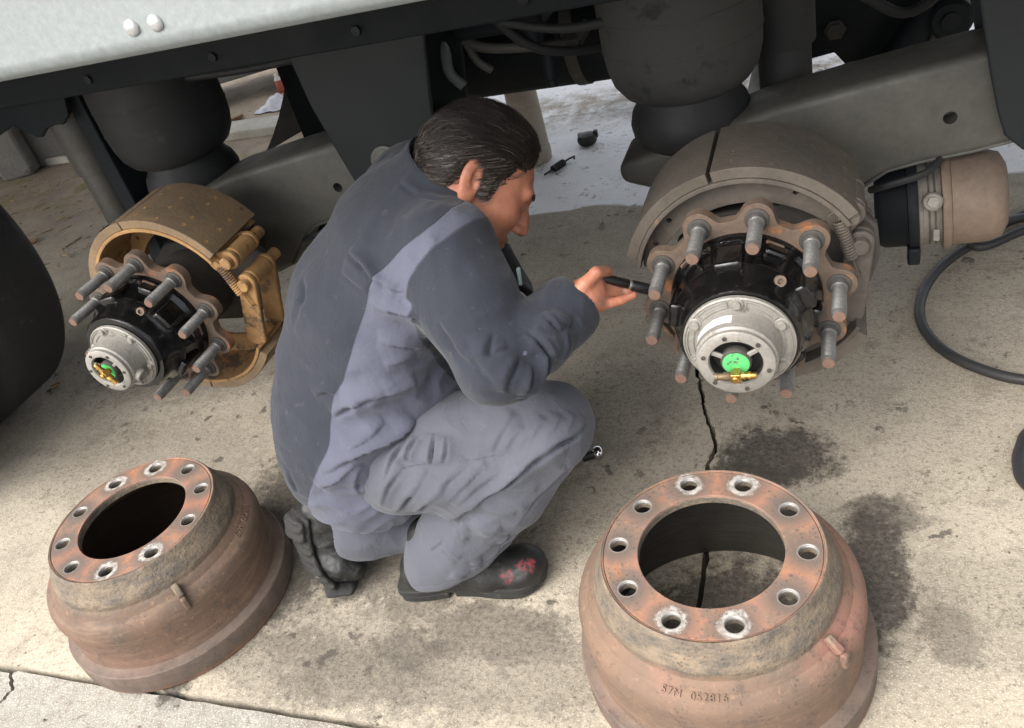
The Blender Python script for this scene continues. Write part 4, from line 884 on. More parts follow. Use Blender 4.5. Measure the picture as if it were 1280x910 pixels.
def trouser_f(P):
    th = chain(P, [(-.83, .995, .31, .088), (-.76, .995, .325, .104), (-.66, 1.00, .335, .102), (*kneeR, .076)], .03)
    sn = chain(P, [(*kneeR, .073), (-.575, .995, .27, .080), (-.675, .968, .165, .078), (-.722, .962, .110, .074), (-.742, .958, .075, .074)], .03)
    d = smin(th, sn, .007)
    d = smin(d, chain(P, [(*hipL, .12), (-.79, 1.14, .19, .10), (*kneeL, .078)], .03), .03)
    d = smin(d, chain(P, [(*kneeL, .072), (-.80, 1.055, .090, .066), (-.930, 1.000, .118, .064), (-.945, .995, .122, .062)], .03), .02)
    d = smin(d, limb(P, [((-.86, 1.08, .31), .12, .09, LAT), ((-.85, 1.09, .38), .13, .09, LAT)]), .04)
    d = smax(d, -cap(P, (-.722, .962, .105), (-.755, .955, .02), .066), .004)
    d = smax(d, np.where(P[:, 0] > -.86, .046 + .36 * (P[:, 0] + .83) - P[:, 2], -1).astype(f32) * .94, .004)      # trouser hem just above the sole
    d = smax(d, -cap(P, (-.940, .998, .12), (-1.0, .97, .13), .054), .004)
    return d

# head: local x = forward, y = left, z = up
HP = math.radians(50); HR = math.radians(20); HF = nrm((.94, .34, 0)); HL = nrm((-.34, .94, 0))
HX = HF * math.cos(HP) - UPV * math.sin(HP); HZ = UPV * math.cos(HP) + HF * math.sin(HP); HC = A3(-.562, 1.20, .752); HS = 0.95
HZ, HL = HZ * math.cos(HR) + HL * math.sin(HR), HL * math.cos(HR) - HZ * math.sin(HR)
def hl(P): Q = P - HC; return np.stack([Q @ HX, Q @ HL, Q @ HZ], 1) / HS
def hw(p): return HC + (p[0] * HX + p[1] * HL + p[2] * HZ) * HS
def cranium(q):
    d = ell(q, (-.008, 0, .030), (.093, .073, .079)); d = smin(d, ell(q, (-.042, 0, .005), (.055, .062, .056)), .03); return d
def head_l(q):
    s_ = q.copy(); s_[:, 1] = np.abs(q[:, 1])
    d = cranium(q)
    d = smin(d, ell(s_, (.034, 0, -.020), (.062, .061, .072)), .03)
    d = smin(d, ell(s_, (.040, 0, -.070), (.050, .050, .042)), .025)
    d = smin(d, ell(s_, (.077, 0, -.096), (.020, .022, .018)), .02)
    d = smin(d, ell(s_, (.010, .046, -.065), (.034, .016, .030)), .02)
    d = smin(d, ell(s_, (.062, .042, -.020), (.022, .020, .018)), .02)
    d = smin(d, cap(s_, (.090, .008, .024), (.076, .042, .026), .011), .012)
    d = smax(d, -ell(s_, (.098, .031, .003), (.014, .016, .011)), .010)
    d = smin(d, ell(s_, (.077, .031, .003), (.0125, .0150, .0115)), .003)
    d = smax(d, -ell(s_, (.0925, .0315, .0018), (.0060, .0105, .0036)), .0015)
    d = smin(d, chain(s_, [(.092, 0, .012, .0085), (.106, 0, -.012, .0095), (.116, 0, -.030, .0120)]), .010)
    d = smin(d, ell(s_, (.104, .0125, -.034), (.0115, .0075, .0085)), .006)
    d = smin(d, cap(s_, (.099, .004, -.061), (.085, .024, -.066), .0065, .004), .005)
    d = smin(d, cap(s_, (.097, .004, -.073), (.085, .022, -.070), .0068, .004), .005)
    d = smax(d, -cap(s_, (.106, 0, -.0668), (.088, .022, -.0675), .0012), .003)
    # ears
    e = s_ - A3(-.030, .069, -.004); ca, sa = math.cos(.18), math.sin(.18); ex = e[:, 0] * ca + e[:, 1] * -sa; ey = e[:, 0] * sa + e[:, 1] * ca
    r1 = np.stack([ex + .25 * e[:, 2] * .6, ey, e[:, 2]], 1)
    ear = ell(r1, (0, .008, 0), (.0205, .0080, .0330)); ear = smin(ear, ell(r1, (.004, .006, -.028), (.010, .006, .011)), .008)
    ear = smax(ear, -ell(r1, (.002, .018, .003), (.0125, .0095, .0220)), .004); ear = smin(ear, ell(r1, (.0145, .009, -.006), (.004, .006, .007)), .004)
    ear = smin(ear, chain(r1, [(-.004, .010, .016, .003), (-.007, .010, .0, .003), (.0, .010, -.014, .003)]), .004)
    d = smin(d, ear, .005)
    d = smin(d, limb(q, [((-.028, 0, -.050), .054, .054, None), ((-.060, 0, -.150), .060, .060, None)]), .03)
    return d
def head_f(P): return head_l(hl(P)) * HS
def hair_mask(q):
    s_ = np.abs(q[:, 1]); x, z = q[:, 0], q[:, 2]
    crown = np.minimum(z - .056, .064 - x + .45 * (z - .075) - .25 * np.clip(s_ - .025, 0, .03))          # forehead line, receding at the temples
    side_ = np.minimum(z - .028, .022 - x + .35 * (z - .03))                                               # temple line down to the ear
    sb = np.minimum(np.minimum(z + .018, x + .010), .014 - x)                                              # sideburn
    backm = np.minimum(z + .060 + .35 * (x + .05), -.044 - x)                                              # behind the ear down to the nape
    rag = .0035 * np.sin(x * 700 + 3 * np.sin(z * 400)) + .002 * np.sin(z * 1300 + x * 300)
    return np.maximum(np.maximum(crown, side_), np.maximum(sb, backm)) + rag
def hair_f(P):
    q = hl(P); m_ = hair_mask(q); th = np.clip(m_ / .016, -1, 1) * .010; th = np.where(m_ > 0, th, m_ * .8)
    cr = smin(cranium(q), ell(q, (.030, 0, -.015), (.058, .0655, .070)), .03)
    return (cr - .0015 - th - .004 * np.clip((q[:, 2] - .08) / .04, 0, 1)) * HS
# right hand: palm, thumb on top, index and middle hooked round the torch, little finger stretched out below
HAND = [[(-.412, 1.048, .586, .027), (-.392, 1.058, .602, .026), (-.373, 1.069, .612, .020), (-.361, 1.079, .616, .0125)],
        [(-.408, 1.048, .577, .026), (-.386, 1.059, .587, .023), (-.368, 1.066, .592, .018), (-.358, 1.067, .590, .0115)],
        [(-.386, 1.050, .616, .014), (-.370, 1.058, .631, .0108), (-.354, 1.072, .641, .0094), (-.346, 1.090, .632, .0086), (-.343, 1.100, .624, .0076)],
        [(-.361, 1.081, .616, .0108), (-.351, 1.108, .607, .0088), (-.337, 1.122, .592, .0080), (-.334, 1.114, .580, .0072)],
        [(-.359, 1.078, .607, .0106), (-.345, 1.103, .597, .0086), (-.327, 1.114, .588, .0078), (-.321, 1.108, .579, .0070)],
        [(-.358, 1.073, .598, .0104), (-.344, 1.094, .587, .0082), (-.329, 1.106, .578, .0074), (-.331, 1.100, .570, .0068)],
        [(-.358, 1.065, .588, .0102), (-.341, 1.073, .5845, .0078), (-.326, 1.082, .5825, .0071), (-.309, 1.094, .5835, .0058)]]
def hand_f(P):
    d = smin(chain(P, HAND[0]), chain(P, HAND[1]), .018); fg = None
    for ch in HAND[2:]: c_ = chain(P, ch, .002); fg = c_ if fg is None else smin(fg, c_, .0012)
    for a_, b_ in (((-.361, 1.080, .617), (-.385, 1.064, .612)), ((-.359, 1.077, .608), (-.385, 1.060, .603)), ((-.358, 1.072, .598), (-.386, 1.056, .594))): d = smin(d, cap(P, a_, b_, .0045, .003) - .0055, .006)   # tendons
    return smin(d, fg, .0055)
def handl_f(P):
    P = P + A3(.028, -.01, -.012)
    d = chain(P, [(-.62, 1.295, .44, .040), (-.56, 1.235, .458, .033), (-.515, 1.195, .472, .026)])
    d = smin(d, chain(P, [(-.505, 1.188, .474, .026), (-.48, 1.178, .474, .024)]), .015)
    for k in range(4):
        o_ = (k - 1.5) * .013; d = smin(d, chain(P, [(-.472, 1.176 + o_ * .3, .476 + o_, .010), (-.456, 1.165 + o_ * .3, .474 + o_, .0090), (-.455, 1.150, .468 + o_, .0082), (-.462, 1.142, .466 + o_, .0075)], .004), .005)
    return smin(d, chain(P, [(-.50, 1.178, .494, .013), (-.478, 1.162, .500, .0105), (-.462, 1.148, .496, .0095)], .004), .008)
# boots
def bootR_upper(P):
    fx = nrm((.985, .17, 0)); d = limb(P, [((-.800, .950, .052), .038, .040, (-.17, .985, 0)), ((-.745, .959, .052), .038, .038, (-.17, .985, 0)), ((-.665, .972, .047), .043, .034, (-.17, .985, 0)), ((-.600, .984, .044), .044, .028, (-.17, .985, 0))], .03)
    d = smin(d, limb(P, [((-.772, .955, .06), .048, .040, (1, .17, 0)), ((-.745, .960, .14), .052, .046, (1, .17, 0))]), .03); d = smin(d, ell(P, (-.588, .986, .046), (.042, .044, .034)), .015)
    return smax(d, .020 - P[:, 2], .004)
def sole_poly(): return [(-.150, -.020), (-.140, -.034), (-.10, -.038), (-.05, -.033), (.0, -.036), (.05, -.045), (.095, -.044), (.128, -.026), (.139, 0), (.128, .027), (.095, .043), (.05, .045), (0, .036), (-.05, .034), (-.10, .038), (-.14, .034), (-.15, .02)]
LBS = [(-1.029, .955, .183), (-1.037, .935, .125), (-1.029, .920, .068), (-1.000, .914, .026), (-.958, .928, .016)]
LBL = nrm((-.85, .5, 0)); LBN = A3(.5, .85, 0)
def bootL_upper(P):
    c = [np.array(q_) for q_ in LBS]; n_ = np.array(LBN)
    d = limb(P, [(c[0] + n_ * .040 + A3(0, 0, -.004), .034, .036, LBL), (c[1] + n_ * .042, .037, .036, LBL), (c[2] + n_ * .040 + A3(.004, 0, .006), .041, .036, LBL), (c[3] + A3(.022, .030, .030), .042, .030, LBL), (c[4] + A3(.006, .022, .026), .038, .024, LBL)], .02)
    d = smin(d, chain(P, [(-.992, .992, .165, .046), (-.945, 1.005, .130, .050)]), .03); return smax(d, .008 - P[:, 2], .004)

def cloth_mat(name, c_dark, c_light, field):
    t = NT(name); wv1 = t.noise(900, 2, .5); n1 = t.noise(5, 6, .6); n2 = t.noise(40, 6, .7)
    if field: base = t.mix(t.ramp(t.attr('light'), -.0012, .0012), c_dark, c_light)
    else: base = c_light
    base = t.mix(t.ramp(n1, .35, .7, 0, .28), base, tuple(c * .55 for c in c_dark))
    base = t.mix(t.ramp(n2, .62, .75, 0, .22), base, (.20, .19, .18))
    base = t.mix(t.ramp(t.voro(45), .05, .03, 0, .25), base, (.30, .29, .28))
    nb = t.bump(n2, .14, .003, t.bump(t.noise(14, 5, .6), .35, .010)); nb = t.bump(wv1, .2, .0008, nb)
    cr_ = t.ramp(t.math('ABSOLUTE', t.math('SUBTRACT', t.noise(10, 4, .55, t.map((1.0, 1.6, .7)), 1.2), .5)), .0, .045); nb = t.bump(cr_, .10, .004, nb)
    sm_ = t.ramp(t.attr('seam'), .0006, .0022)
    base = t.mix(t.ramp(sm_, 0, 1, .30, 0), base, (.02, .02, .026)); nb = t.bump(sm_, .6, .002, nb)
    m_ = t.out(base, .88, 0, nb, .25)
    t.b.inputs['Sheen Weight'].default_value = .12; t.b.inputs['Sheen Roughness'].default_value = .5
    return m_
CD = (.023, .0262, .036); CL = (.085, .090, .121)
M['jacket'] = cloth_mat('charcoal_blue_work_cloth', CD, CL, True)
M['trouser'] = cloth_mat('grey_blue_work_cloth', (.030, .032, .040), (.084, .088, .106), False)

def plane3(p, q, s_):   # signed plane through three points
    p, q, s_ = map(np.asarray, (p, q, s_)); n_ = np.cross(q - p, s_ - p); n_ = n_ / np.linalg.norm(n_); return lambda V: (V - p) @ n_

# ---- garments
def polyside(V, N, pts):
    """signed distance to a seam polyline on the surface (positive on its forward side)"""
    P_ = [np.array(p) for p in spline(pts, 6)]; best = np.full(len(V), 9.0); sg = np.zeros(len(V))
    for i in range(len(P_) - 1):
        p0, p1 = P_[i], P_[i + 1]; d = p1 - p0; L2 = d @ d; s_ = (V - p0) @ d / L2
        t_ = np.clip(s_, -9 if i == 0 else 0, 9 if i == len(P_) - 2 else 1); R_ = V - p0 - t_[:, None] * d; dd = np.linalg.norm(R_, axis=1)
        sd_ = (np.cross(d / math.sqrt(L2), N) * R_).sum(1); m_ = dd < best; best[m_] = dd[m_]; sg[m_] = sd_[m_]
    return -np.sign(sg) * best
JV, JF = surfnet(jacket_f, (-1.16, .80, .10), (-.32, 1.50, .86), .0031); JV = relax(JV, JF, 3, .5)
JN = vnormals(JV, JF)
TROUSER_CREASES = [([(-.4, 1.002, .4), (-.416, .97, .4), (-.44, .951, .4), (-.484, .937, .376), (-.54, .926, .336), (-.596, .912, .308), (-.668, .915, .265)], .016, .011),
    ([(-.43, .96, .406), (-.46, .945, .4), (-.5, .934, .368), (-.552, .923, .324), (-.61, .908, .302), (-.684, .918, .24)], .012, .006),
    ([(-.502, .976, .442), (-.52, .952, .422), (-.544, .932, .395)], .014, .0045),
    ([(-.484, .958, .428), (-.504, .947, .415), (-.524, .935, .396)], .01, .004),
    ([(-.464, .957, .425), (-.484, .948, .413), (-.5, .938, .396)], .01, .004),
    ([(-.452, .97, .436), (-.464, .955, .423), (-.484, .941, .396)], .011, .0045),
    ([(-.431, .981, .433), (-.443, .96, .421), (-.46, .946, .404)], .011, .0045),
    ([(-.415, .994, .425), (-.426, .968, .414), (-.437, .956, .407)], .01, .004),
    ([(-.532, .927, .368), (-.582, .912, .344), (-.628, .898, .312)], .014, .004),
    ([(-.552, .925, .38), (-.586, .912, .361), (-.644, .893, .316)], .014, .004),
    ([(-.583, .92, .385), (-.622, .9, .359), (-.66, .891, .32)], .014, .004),
    ([(-.536, .927, .336), (-.519, .928, .321), (-.489, .94, .312)], .012, .006),
    ([(-.552, .918, .312), (-.532, .919, .292), (-.516, .927, .276)], .012, .006),
    ([(-.58, .912, .298), (-.56, .909, .28), (-.532, .918, .268)], .011, .006),
    ([(-.606, .908, .266), (-.584, .907, .244), (-.562, .912, .238)], .011, .007),
    ([(-.488, .936, .372), (-.468, .941, .364), (-.44, .949, .38)], .009, .005),
    ([(-.468, .941, .384), (-.442, .948, .387), (-.429, .955, .388)], .008, .005),
    ([(-.429, .955, .384), (-.44, .962, .336), (-.474, .952, .305), (-.51, .932, .273), (-.553, .92, .225)], .014, .005),
    ([(-.64, .908, .279), (-.633, .908, .246), (-.62, .905, .236)], .01, .007),
    ([(-.612, .911, .272), (-.596, .906, .24), (-.58, .911, .224)], .01, .007),
    ([(-.642, .908, .242), (-.64, .899, .22), (-.632, .898, .212)], .009, .006),
    ([(-.688, .889, .196), (-.672, .886, .188), (-.656, .885, .172)], .012, .005),
    ([(-.583, .925, .18), (-.559, .929, .203)], .012, .005),
    ([(-.641, .892, .148), (-.622, .904, .145)], .01, .005),
    ([(-.684, .883, .136), (-.664, .893, .116)], .012, .005),
    ([(-.712, .891, .18), (-.688, .891, .2), (-.674, .896, .214)], .012, .004),
    ([(-.696, .93, .415), (-.716, .911, .395), (-.736, .893, .365)], .011, .006),
    ([(-.676, .935, .422), (-.688, .916, .402), (-.692, .909, .393)], .009, .006),
    ([(-.644, .942, .427), (-.644, .917, .404), (-.648, .906, .388)], .01, .0055),
    ([(-.621, .94, .422), (-.62, .921, .404), (-.628, .909, .388)], .01, .005),
    ([(-.696, .904, .385), (-.732, .889, .352), (-.764, .886, .304)], .012, .004),
    ([(-.652, .901, .38), (-.7, .89, .328), (-.748, .894, .28)], .013, .004),
    ([(-.628, .898, .36), (-.673, .892, .314), (-.716, .905, .271)], .013, .004)]
JACKET_CREASES = [([(-.806, .918, .478), (-.758, .934, .502), (-.712, .952, .51), (-.656, 1.008, .498)], .016, .008),
    ([(-.778, .931, .51), (-.734, .943, .518), (-.691, .963, .53)], .012, .005),
    ([(-.794, .9, .426), (-.763, .919, .438), (-.727, .943, .454)], .012, .007),
    ([(-.85, .879, .386), (-.794, .894, .41), (-.756, .92, .421), (-.714, .95, .426), (-.69, .97, .434)], .014, .012),
    ([(-.866, .878, .35), (-.814, .882, .382), (-.778, .901, .406)], .012, .007),
    ([(-.826, .89, .422), (-.81, .889, .41), (-.803, .892, .413)], .008, .005),
    ([(-.798, .889, .33), (-.79, .89, .374), (-.774, .901, .394)], .012, .005),
    ([(-.84, .932, .512), (-.81, .933, .522), (-.786, .932, .519)], .012, .003),
    ([(-.654, .984, .697), (-.638, .977, .686), (-.626, .973, .682)], .008, .005),
    ([(-.666, .971, .666), (-.634, .969, .654), (-.601, .951, .646)], .011, .005),
    ([(-.694, .96, .606), (-.658, .974, .59), (-.639, .999, .566)], .013, .006),
    ([(-.714, .951, .514), (-.671, .986, .51)], .014, .007),
    ([(-.695, .956, .566), (-.675, .967, .566), (-.653, .985, .566)], .011, .004),
    ([(-.433, .949, .623), (-.419, .942, .606), (-.412, .94, .588), (-.419, .926, .566), (-.437, .901, .545), (-.451, .884, .547)], .012, .008),
    ([(-.437, .91, .607), (-.45, .881, .59), (-.455, .875, .57)], .014, .006),
    ([(-.425, .914, .586), (-.432, .896, .57), (-.439, .891, .554)], .01, .006),
    ([(-.422, .982, .629), (-.408, .972, .616), (-.399, .97, .602)], .009, .006),
    ([(-.412, .987, .624), (-.397, .986, .61), (-.389, .99, .598)], .009, .006),
    ([(-.391, 1.007, .617), (-.379, 1.007, .598), (-.377, 1.005, .578)], .008, .005),
    ([(-.394, .982, .602), (-.393, .97, .582), (-.401, .957, .562)], .011, .006),
    ([(-.428, .948, .62), (-.405, .954, .598), (-.406, .946, .574)], .009, .005),
    ([(-.474, .922, .641), (-.474, .894, .622), (-.451, .91, .621)], .014, .0035),
    ([(-.558, .927, .662), (-.526, .903, .622), (-.486, .878, .606)], .022, .003),
    ([(-.51, .912, .644), (-.486, .88, .608), (-.465, .872, .583)], .02, .003),
    ([(-.733, 1.027, .729), (-.698, 1.003, .717), (-.67, .985, .699), (-.636, .976, .684)], .013, .007),
    ([(-.686, .972, .667), (-.654, .97, .658), (-.61, .958, .65)], .011, .005),
    ([(-.746, 1.011, .702), (-.706, .988, .693), (-.678, .98, .691)], .014, .003),
    ([(-.662, 1.126, .794), (-.63, 1.106, .783), (-.578, 1.082, .778)], .014, .003),
    ([(-.578, 1.01, .758), (-.566, 1.003, .749), (-.562, 1.002, .747)], .007, .003),
    ([(-.614, .997, .739), (-.602, .987, .729), (-.59, .98, .723)], .007, .003),
    ([(-.856, 1.052, .676), (-.836, 1.008, .656), (-.876, 1.004, .609)], .03, .003),
    ([(-.93, .898, .374), (-.937, .896, .314)], .02, .003)]
YOKE_LINE = [(-0.551, 1.109, 0.76), (-0.548, 1.084, 0.768), (-0.566, 1.03, 0.769), (-0.596, 1.008, 0.756), (-0.633, 1.0, 0.733), (-0.67, 0.988, 0.703), (-0.697, 0.972, 0.661), (-0.726, 0.956, 0.617), (-0.766, 0.938, 0.55), (-0.794, 0.932, 0.518), (-0.814, 0.916, 0.476), (-0.822, 0.896, 0.435), (-0.85, 0.882, 0.398)]
SLEEVE_LINE = [(-0.52, 1.068, 0.748), (-0.543, 1.019, 0.752), (-0.582, 0.985, 0.731), (-0.621, 0.972, 0.681), (-0.608, 0.96, 0.665), (-0.635, 0.992, 0.583), (-0.642, 1.038, 0.478)]
LEG_SEAM = [(-0.716, 0.902, 0.38), (-0.644, 0.908, 0.391), (-0.58, 0.922, 0.388), (-0.52, 0.934, 0.392), (-0.468, 0.942, 0.392), (-0.437, 0.952, 0.396)]
SHIN_SEAM = [(-0.432, 0.953, 0.372), (-0.468, 0.951, 0.316), (-0.517, 0.927, 0.268), (-0.559, 0.924, 0.211)]
# reflect the far side onto the near side so both sides carry the same panels
mid = np.array((-.75, 1.13, 0)); LATd = np.array(LAT, float); lc = (JV - mid) @ LATd; far = lc > 0
Vr = JV.copy(); Nr = JN.copy(); Vr[far] -= 2 * lc[far, None] * LATd; Nr[far] -= 2 * ((Nr[far] @ LATd)[:, None]) * LATd
fY = polyside(Vr, Nr, YOKE_LINE); fS = polyside(Vr, Nr, SLEEVE_LINE)
Pq = Vr.astype(f32); sl = sleeve_r(Pq) - torso(Pq)
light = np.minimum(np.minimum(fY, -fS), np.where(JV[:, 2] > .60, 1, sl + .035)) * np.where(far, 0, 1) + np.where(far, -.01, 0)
seamd = np.minimum(np.abs(fY), np.where(sl < .05, np.abs(fS), 1)) + np.where(far, 1, 0)
def asm(a, F_, it=10):
    return relax(np.stack([a, a, a], 1), F_, it, .6)[:, 0]
light = asm(light, JF); seamd = np.abs(asm(np.where(np.abs(fY) < np.abs(fS), fY, fS), JF, 3)) + np.where(far | (sl > .05), 1, 0)
sidem = np.clip(fY / .03, 0, 1) * np.clip((.04 + sl) / .03, 0, 1) * ~far
# soft all-over drape, then named folds
n_a = vnoise(JV, (9, 9, 16), 3.0); n_b = vnoise(JV, (26, 26, 44), 8.0); n_c = vnoise(JV, (5, 5, 7), 1.0)
JV = JV + JN * (.0070 * n_c + .0026 * (1 - 2.2 * np.abs(n_a)) + .0006 * n_b)[:, None]
def ridged(V, dirv, along, across, seed):
    dirv = np.asarray(dirv) / np.linalg.norm(dirv); s_ = V @ dirv; Pp = V - s_[:, None] * dirv
    return 1 - 2.4 * np.abs(vnoise(Pp * across + (s_ * along)[:, None] * dirv, 1, seed))
rj = ridged(JV, (.75, -.45, .25), 5, 24, 4.0)
JV = JV + JN * ((.25 + .75 * sidem) * .0036 * np.clip((.68 - JV[:, 2]) / .15, .15, 1) * rj)[:, None]
rs_ = ridged(JV, (-.1, -.55, -.8), 7, 26, 9.0)
JV = JV + JN * (np.clip((.02 - sl) / .04, 0, 1) * .0014 * rs_)[:, None]
for pts, w, a in JACKET_CREASES: JV = crease(JV, JN, pts, w * 1.1, a * (2.5 if w > .0085 else 1.2))
JV = relax(JV, JF, 1, .25)
jac = npmesh('jacket', [(JV, JF)], M['jacket'], man, dict(light=light, seam=seamd))
# shirt cuff band with button tab
cz = nrm((.55, .80, .17)); co = np.array((-.411, 1.050, .585)); cuff = MB().lathe([(.0500, -.018), (.0560, -.016), (.0555, .006), (.0530, .018), (.0490, .020), (.0440, .006)], tuple(co - np.array(man.location)), tuple(cz), 48)
cuff.v = [(x + .0015 * nz(x * 60, y * 60, z * 60), y, z + .0015 * nz(x * 50, y * 70, z * 40)) for x, y, z in cuff.v]
M['cuff'] = cloth_mat('charcoal_cuff_cloth', CD, tuple(c * .9 for c in CD), False)
cuff.build('cuff', M['cuff'], jac, smooth=60, sub=1)
MB().box(tuple(co - np.array(man.location) + np.array((.022, .004, -.043))), (.030, .022, .006), Matrix.Rotation(.9, 3, 'Z')).build('cuff_tab', M['cuff'], jac, bevel=.002)

TV, TF = surfnet(trouser_f, (-1.12, .80, -.01), (-.36, 1.40, .54), .0031); TV = relax(TV, TF, 3, .5); TN = vnormals(TV, TF)
n_a = vnoise(TV, (16, 16, 16), 13.0); n_b = vnoise(TV, (34, 34, 34), 18.0); n_c = vnoise(TV, (7, 7, 7), 21.0)
TV = TV + TN * (.0060 * n_c + .0020 * (1 - 2.2 * np.abs(n_a)) + .0005 * n_b)[:, None]
s1_, d1_ = seg_coord(TV, kneeR, ankR); low = np.clip((s1_ - .30) / .2, 0, 1) * (d1_ < .12) * np.clip(1.25 - s1_, 0, 1)
TV = TV + TN * (low * .0045 * ridged(TV, (.9, .1, .35), 5, 26, 31.0))[:, None]
s2_, d2_ = seg_coord(TV, hipR, kneeR); thm = np.clip((s2_ - .15) / .2, 0, 1) * (d2_ < .13) * np.clip((1.0 - s2_) / .3, 0, 1)
TV = TV + TN * (thm * .0020 * ridged(TV, (.75, -.1, -.55), 5, 24, 41.0))[:, None]
for k_, (pts, w, a) in enumerate(TROUSER_CREASES): TV = crease(TV, TN, pts, w * 1.1, a * (2.5 if k_ < 11 or k_ > 25 else 1.45))
TV = relax(TV, TF, 1, .25)
osm = asm(polyside(TV, TN, LEG_SEAM), TF, 3); ism = asm(polyside(TV, TN, SHIN_SEAM), TF, 3); nearm = (TV[:, 1] < 1.02) & (TV[:, 0] > -.75)
osm = np.where(nearm, osm, 1); ism = np.where(nearm, ism, 1)
hemd = np.where((TV[:, 0] > -.86) & (TV[:, 0] < -.58) & (TV[:, 2] < .16), np.abs(TV[:, 2] - .046 - .36 * (TV[:, 0] + .83) - .020), 1); ism = np.minimum(np.abs(ism), hemd)
tro = npmesh('trousers', [(TV, TF)], M['trouser'], man, dict(seam=np.minimum(np.abs(osm), np.abs(ism))))

# ---- skin: head, neck, both hands in one body mesh
def skin_mat():
    t = NT('skin'); n1 = t.noise(18, 5, .6); n2 = t.noise(160, 4, .6)
    c = t.mix(t.ramp(n1, .35, .65), (.43, .180, .108), (.30, .115, .068)); c = t.mix(t.ramp(n2, .5, .75, 0, .3), c, (.30, .10, .055))
    c = t.mix(t.ramp(t.noise(55, 4, .7), .5, .68, 0, .45), c, (.26, .085, .05)); c = t.mix(t.ramp(t.attr('beard'), .1, 1.0, 0, .5), c, (.11, .075, .06)); c = t.mix(t.math('MULTIPLY', t.ramp(t.attr('grime'), .1, 1.0), t.ramp(n1, .35, .55, .35, 1)), c, (.06, .045, .038))
    m_ = t.out(c, t.ramp(n2, .3, .7, .42, .58), 0, t.bump(n2, .25, .0012, t.bump(n1, .2, .004)), .45)
    t.b.inputs['Subsurface Weight'].default_value = .12; t.b.inputs['Subsurface Radius'].default_value = (.010, .004, .002); t.b.inputs['Subsurface Scale'].default_value = .5
    return m_
M['skin'] = skin_mat()
HV, HFc = surfnet(head_f, (-.76, 1.02, .58), (-.37, 1.38, .92), .0028); HV = relax(HV, HFc, 1, .4)
GV, GF = surfnet(hand_f, (-.45, 1.0, .535), (-.295, 1.15, .665), .0022); GV = relax(GV, GF, 1, .4)
LV, LF = surfnet(handl_f, (-.72, 1.08, .38), (-.40, 1.37, .54), .004)
q = hl(HV.astype(f32)); beard = np.clip((-.035 - q[:, 2]) / .03, 0, 1) * np.clip((q[:, 0] - .0) / .03, 0, 1)
gthumb = np.exp(-((np.linalg.norm(GV - np.array((-.346, 1.095, .630)), axis=1)) / .020) ** 2); gk = .75 * np.exp(-((np.linalg.norm(GV - np.array((-.352, 1.058, .598)), axis=1)) / .012) ** 2) + np.exp(-((np.linalg.norm(GV - np.array((-.326, 1.10, .592)), axis=1)) / .012) ** 2)
body = npmesh('body', [(HV, HFc), (GV, GF), (LV, LF)], M['skin'], man, dict(beard=np.concatenate([beard, np.zeros(len(GV) + len(LV))]), grime=np.concatenate([np.zeros(len(HV)), np.clip(gthumb + gk, 0, 1), np.full(len(LV), .25)])))
M['eye'] = mat_gen('eye_white', (.34, .28, .24), (.28, .23, .20), 30, .2, 0, .02, 100); M['iris'] = mat_gen('iris', (.02, .012, .008), (.015, .01, .007), 30, .15, 0, .02, 100)
mo = np.array(man.location)
for sy in (-1, 1):
    c = hw((.0785, sy * .031, .0028)); d = nrm(HX * .93 + HL * (sy * .18) - HZ * .1)
    MB().lathe([(.0122 * HS * math.sin(a), .0122 * HS * -math.cos(a)) for a in np.linspace(.02, math.pi - .45, 14)], tuple(c - mo), tuple(d), 24).build('eyeball', M['eye'], body, smooth=180)
    MB().lathe([(.0124 * HS * math.sin(a), .0124 * HS * math.cos(a)) for a in np.linspace(.48, .01, 6)], tuple(c - mo), tuple(d), 20).build('iris', M['iris'], body, smooth=180)
nail = nrm((.5, .5, -.3))
# ---- hair: cap plus combed strands
def hair_mat(name, attr_):
    t = NT(name); tone = t.attr('tone') if attr_ else t.noise(120, 3, .6, t.map((1, 1, 1)))
    c = t.mix(tone, (.004, .0035, .0035), (.040, .027, .020)); c = t.mix(t.ramp(tone, .80, 1.0), c, (.20, .165, .14))
    return t.out(c, .36, 0, None, .55)
M['haircap'] = hair_mat('dark_hair_cap', False); M['hair'] = hair_mat('greying_dark_hair', True)
RV, RF = surfnet(hair_f, (-.74, 1.04, .62), (-.38, 1.36, .92), .0036); RV = relax(RV, RF, 1, .5); RN = vnormals(RV, RF)
q = hl(RV.astype(f32)); msk = hair_mask(q)
hair = npmesh('hair', [(RV, RF)], M['haircap'], man)
ok = np.nonzero(msk > -.0035)[0]; NS = 16000; rs = RNG.choice(ok, NS)
Hm = np.stack([HX, HL, HZ]).astype(float); ps = q[rs].astype(float) + RNG.normal(0, .0015, (NS, 3))
tone = np.clip(RNG.normal(0, .24, NS) + .30 + .28 * (ps[:, 2] < .055) + .10 * (ps[:, 0] > 0), 0, 1); Ls = np.where(ps[:, 2] > .03, .0070, .0036)[:, None]
dev = RNG.normal(0, .22, NS) + .18 * np.sin(ps[:, 2] * 90 + ps[:, 0] * 40); dl = np.abs(RNG.normal(size=NS)); ring_ = []
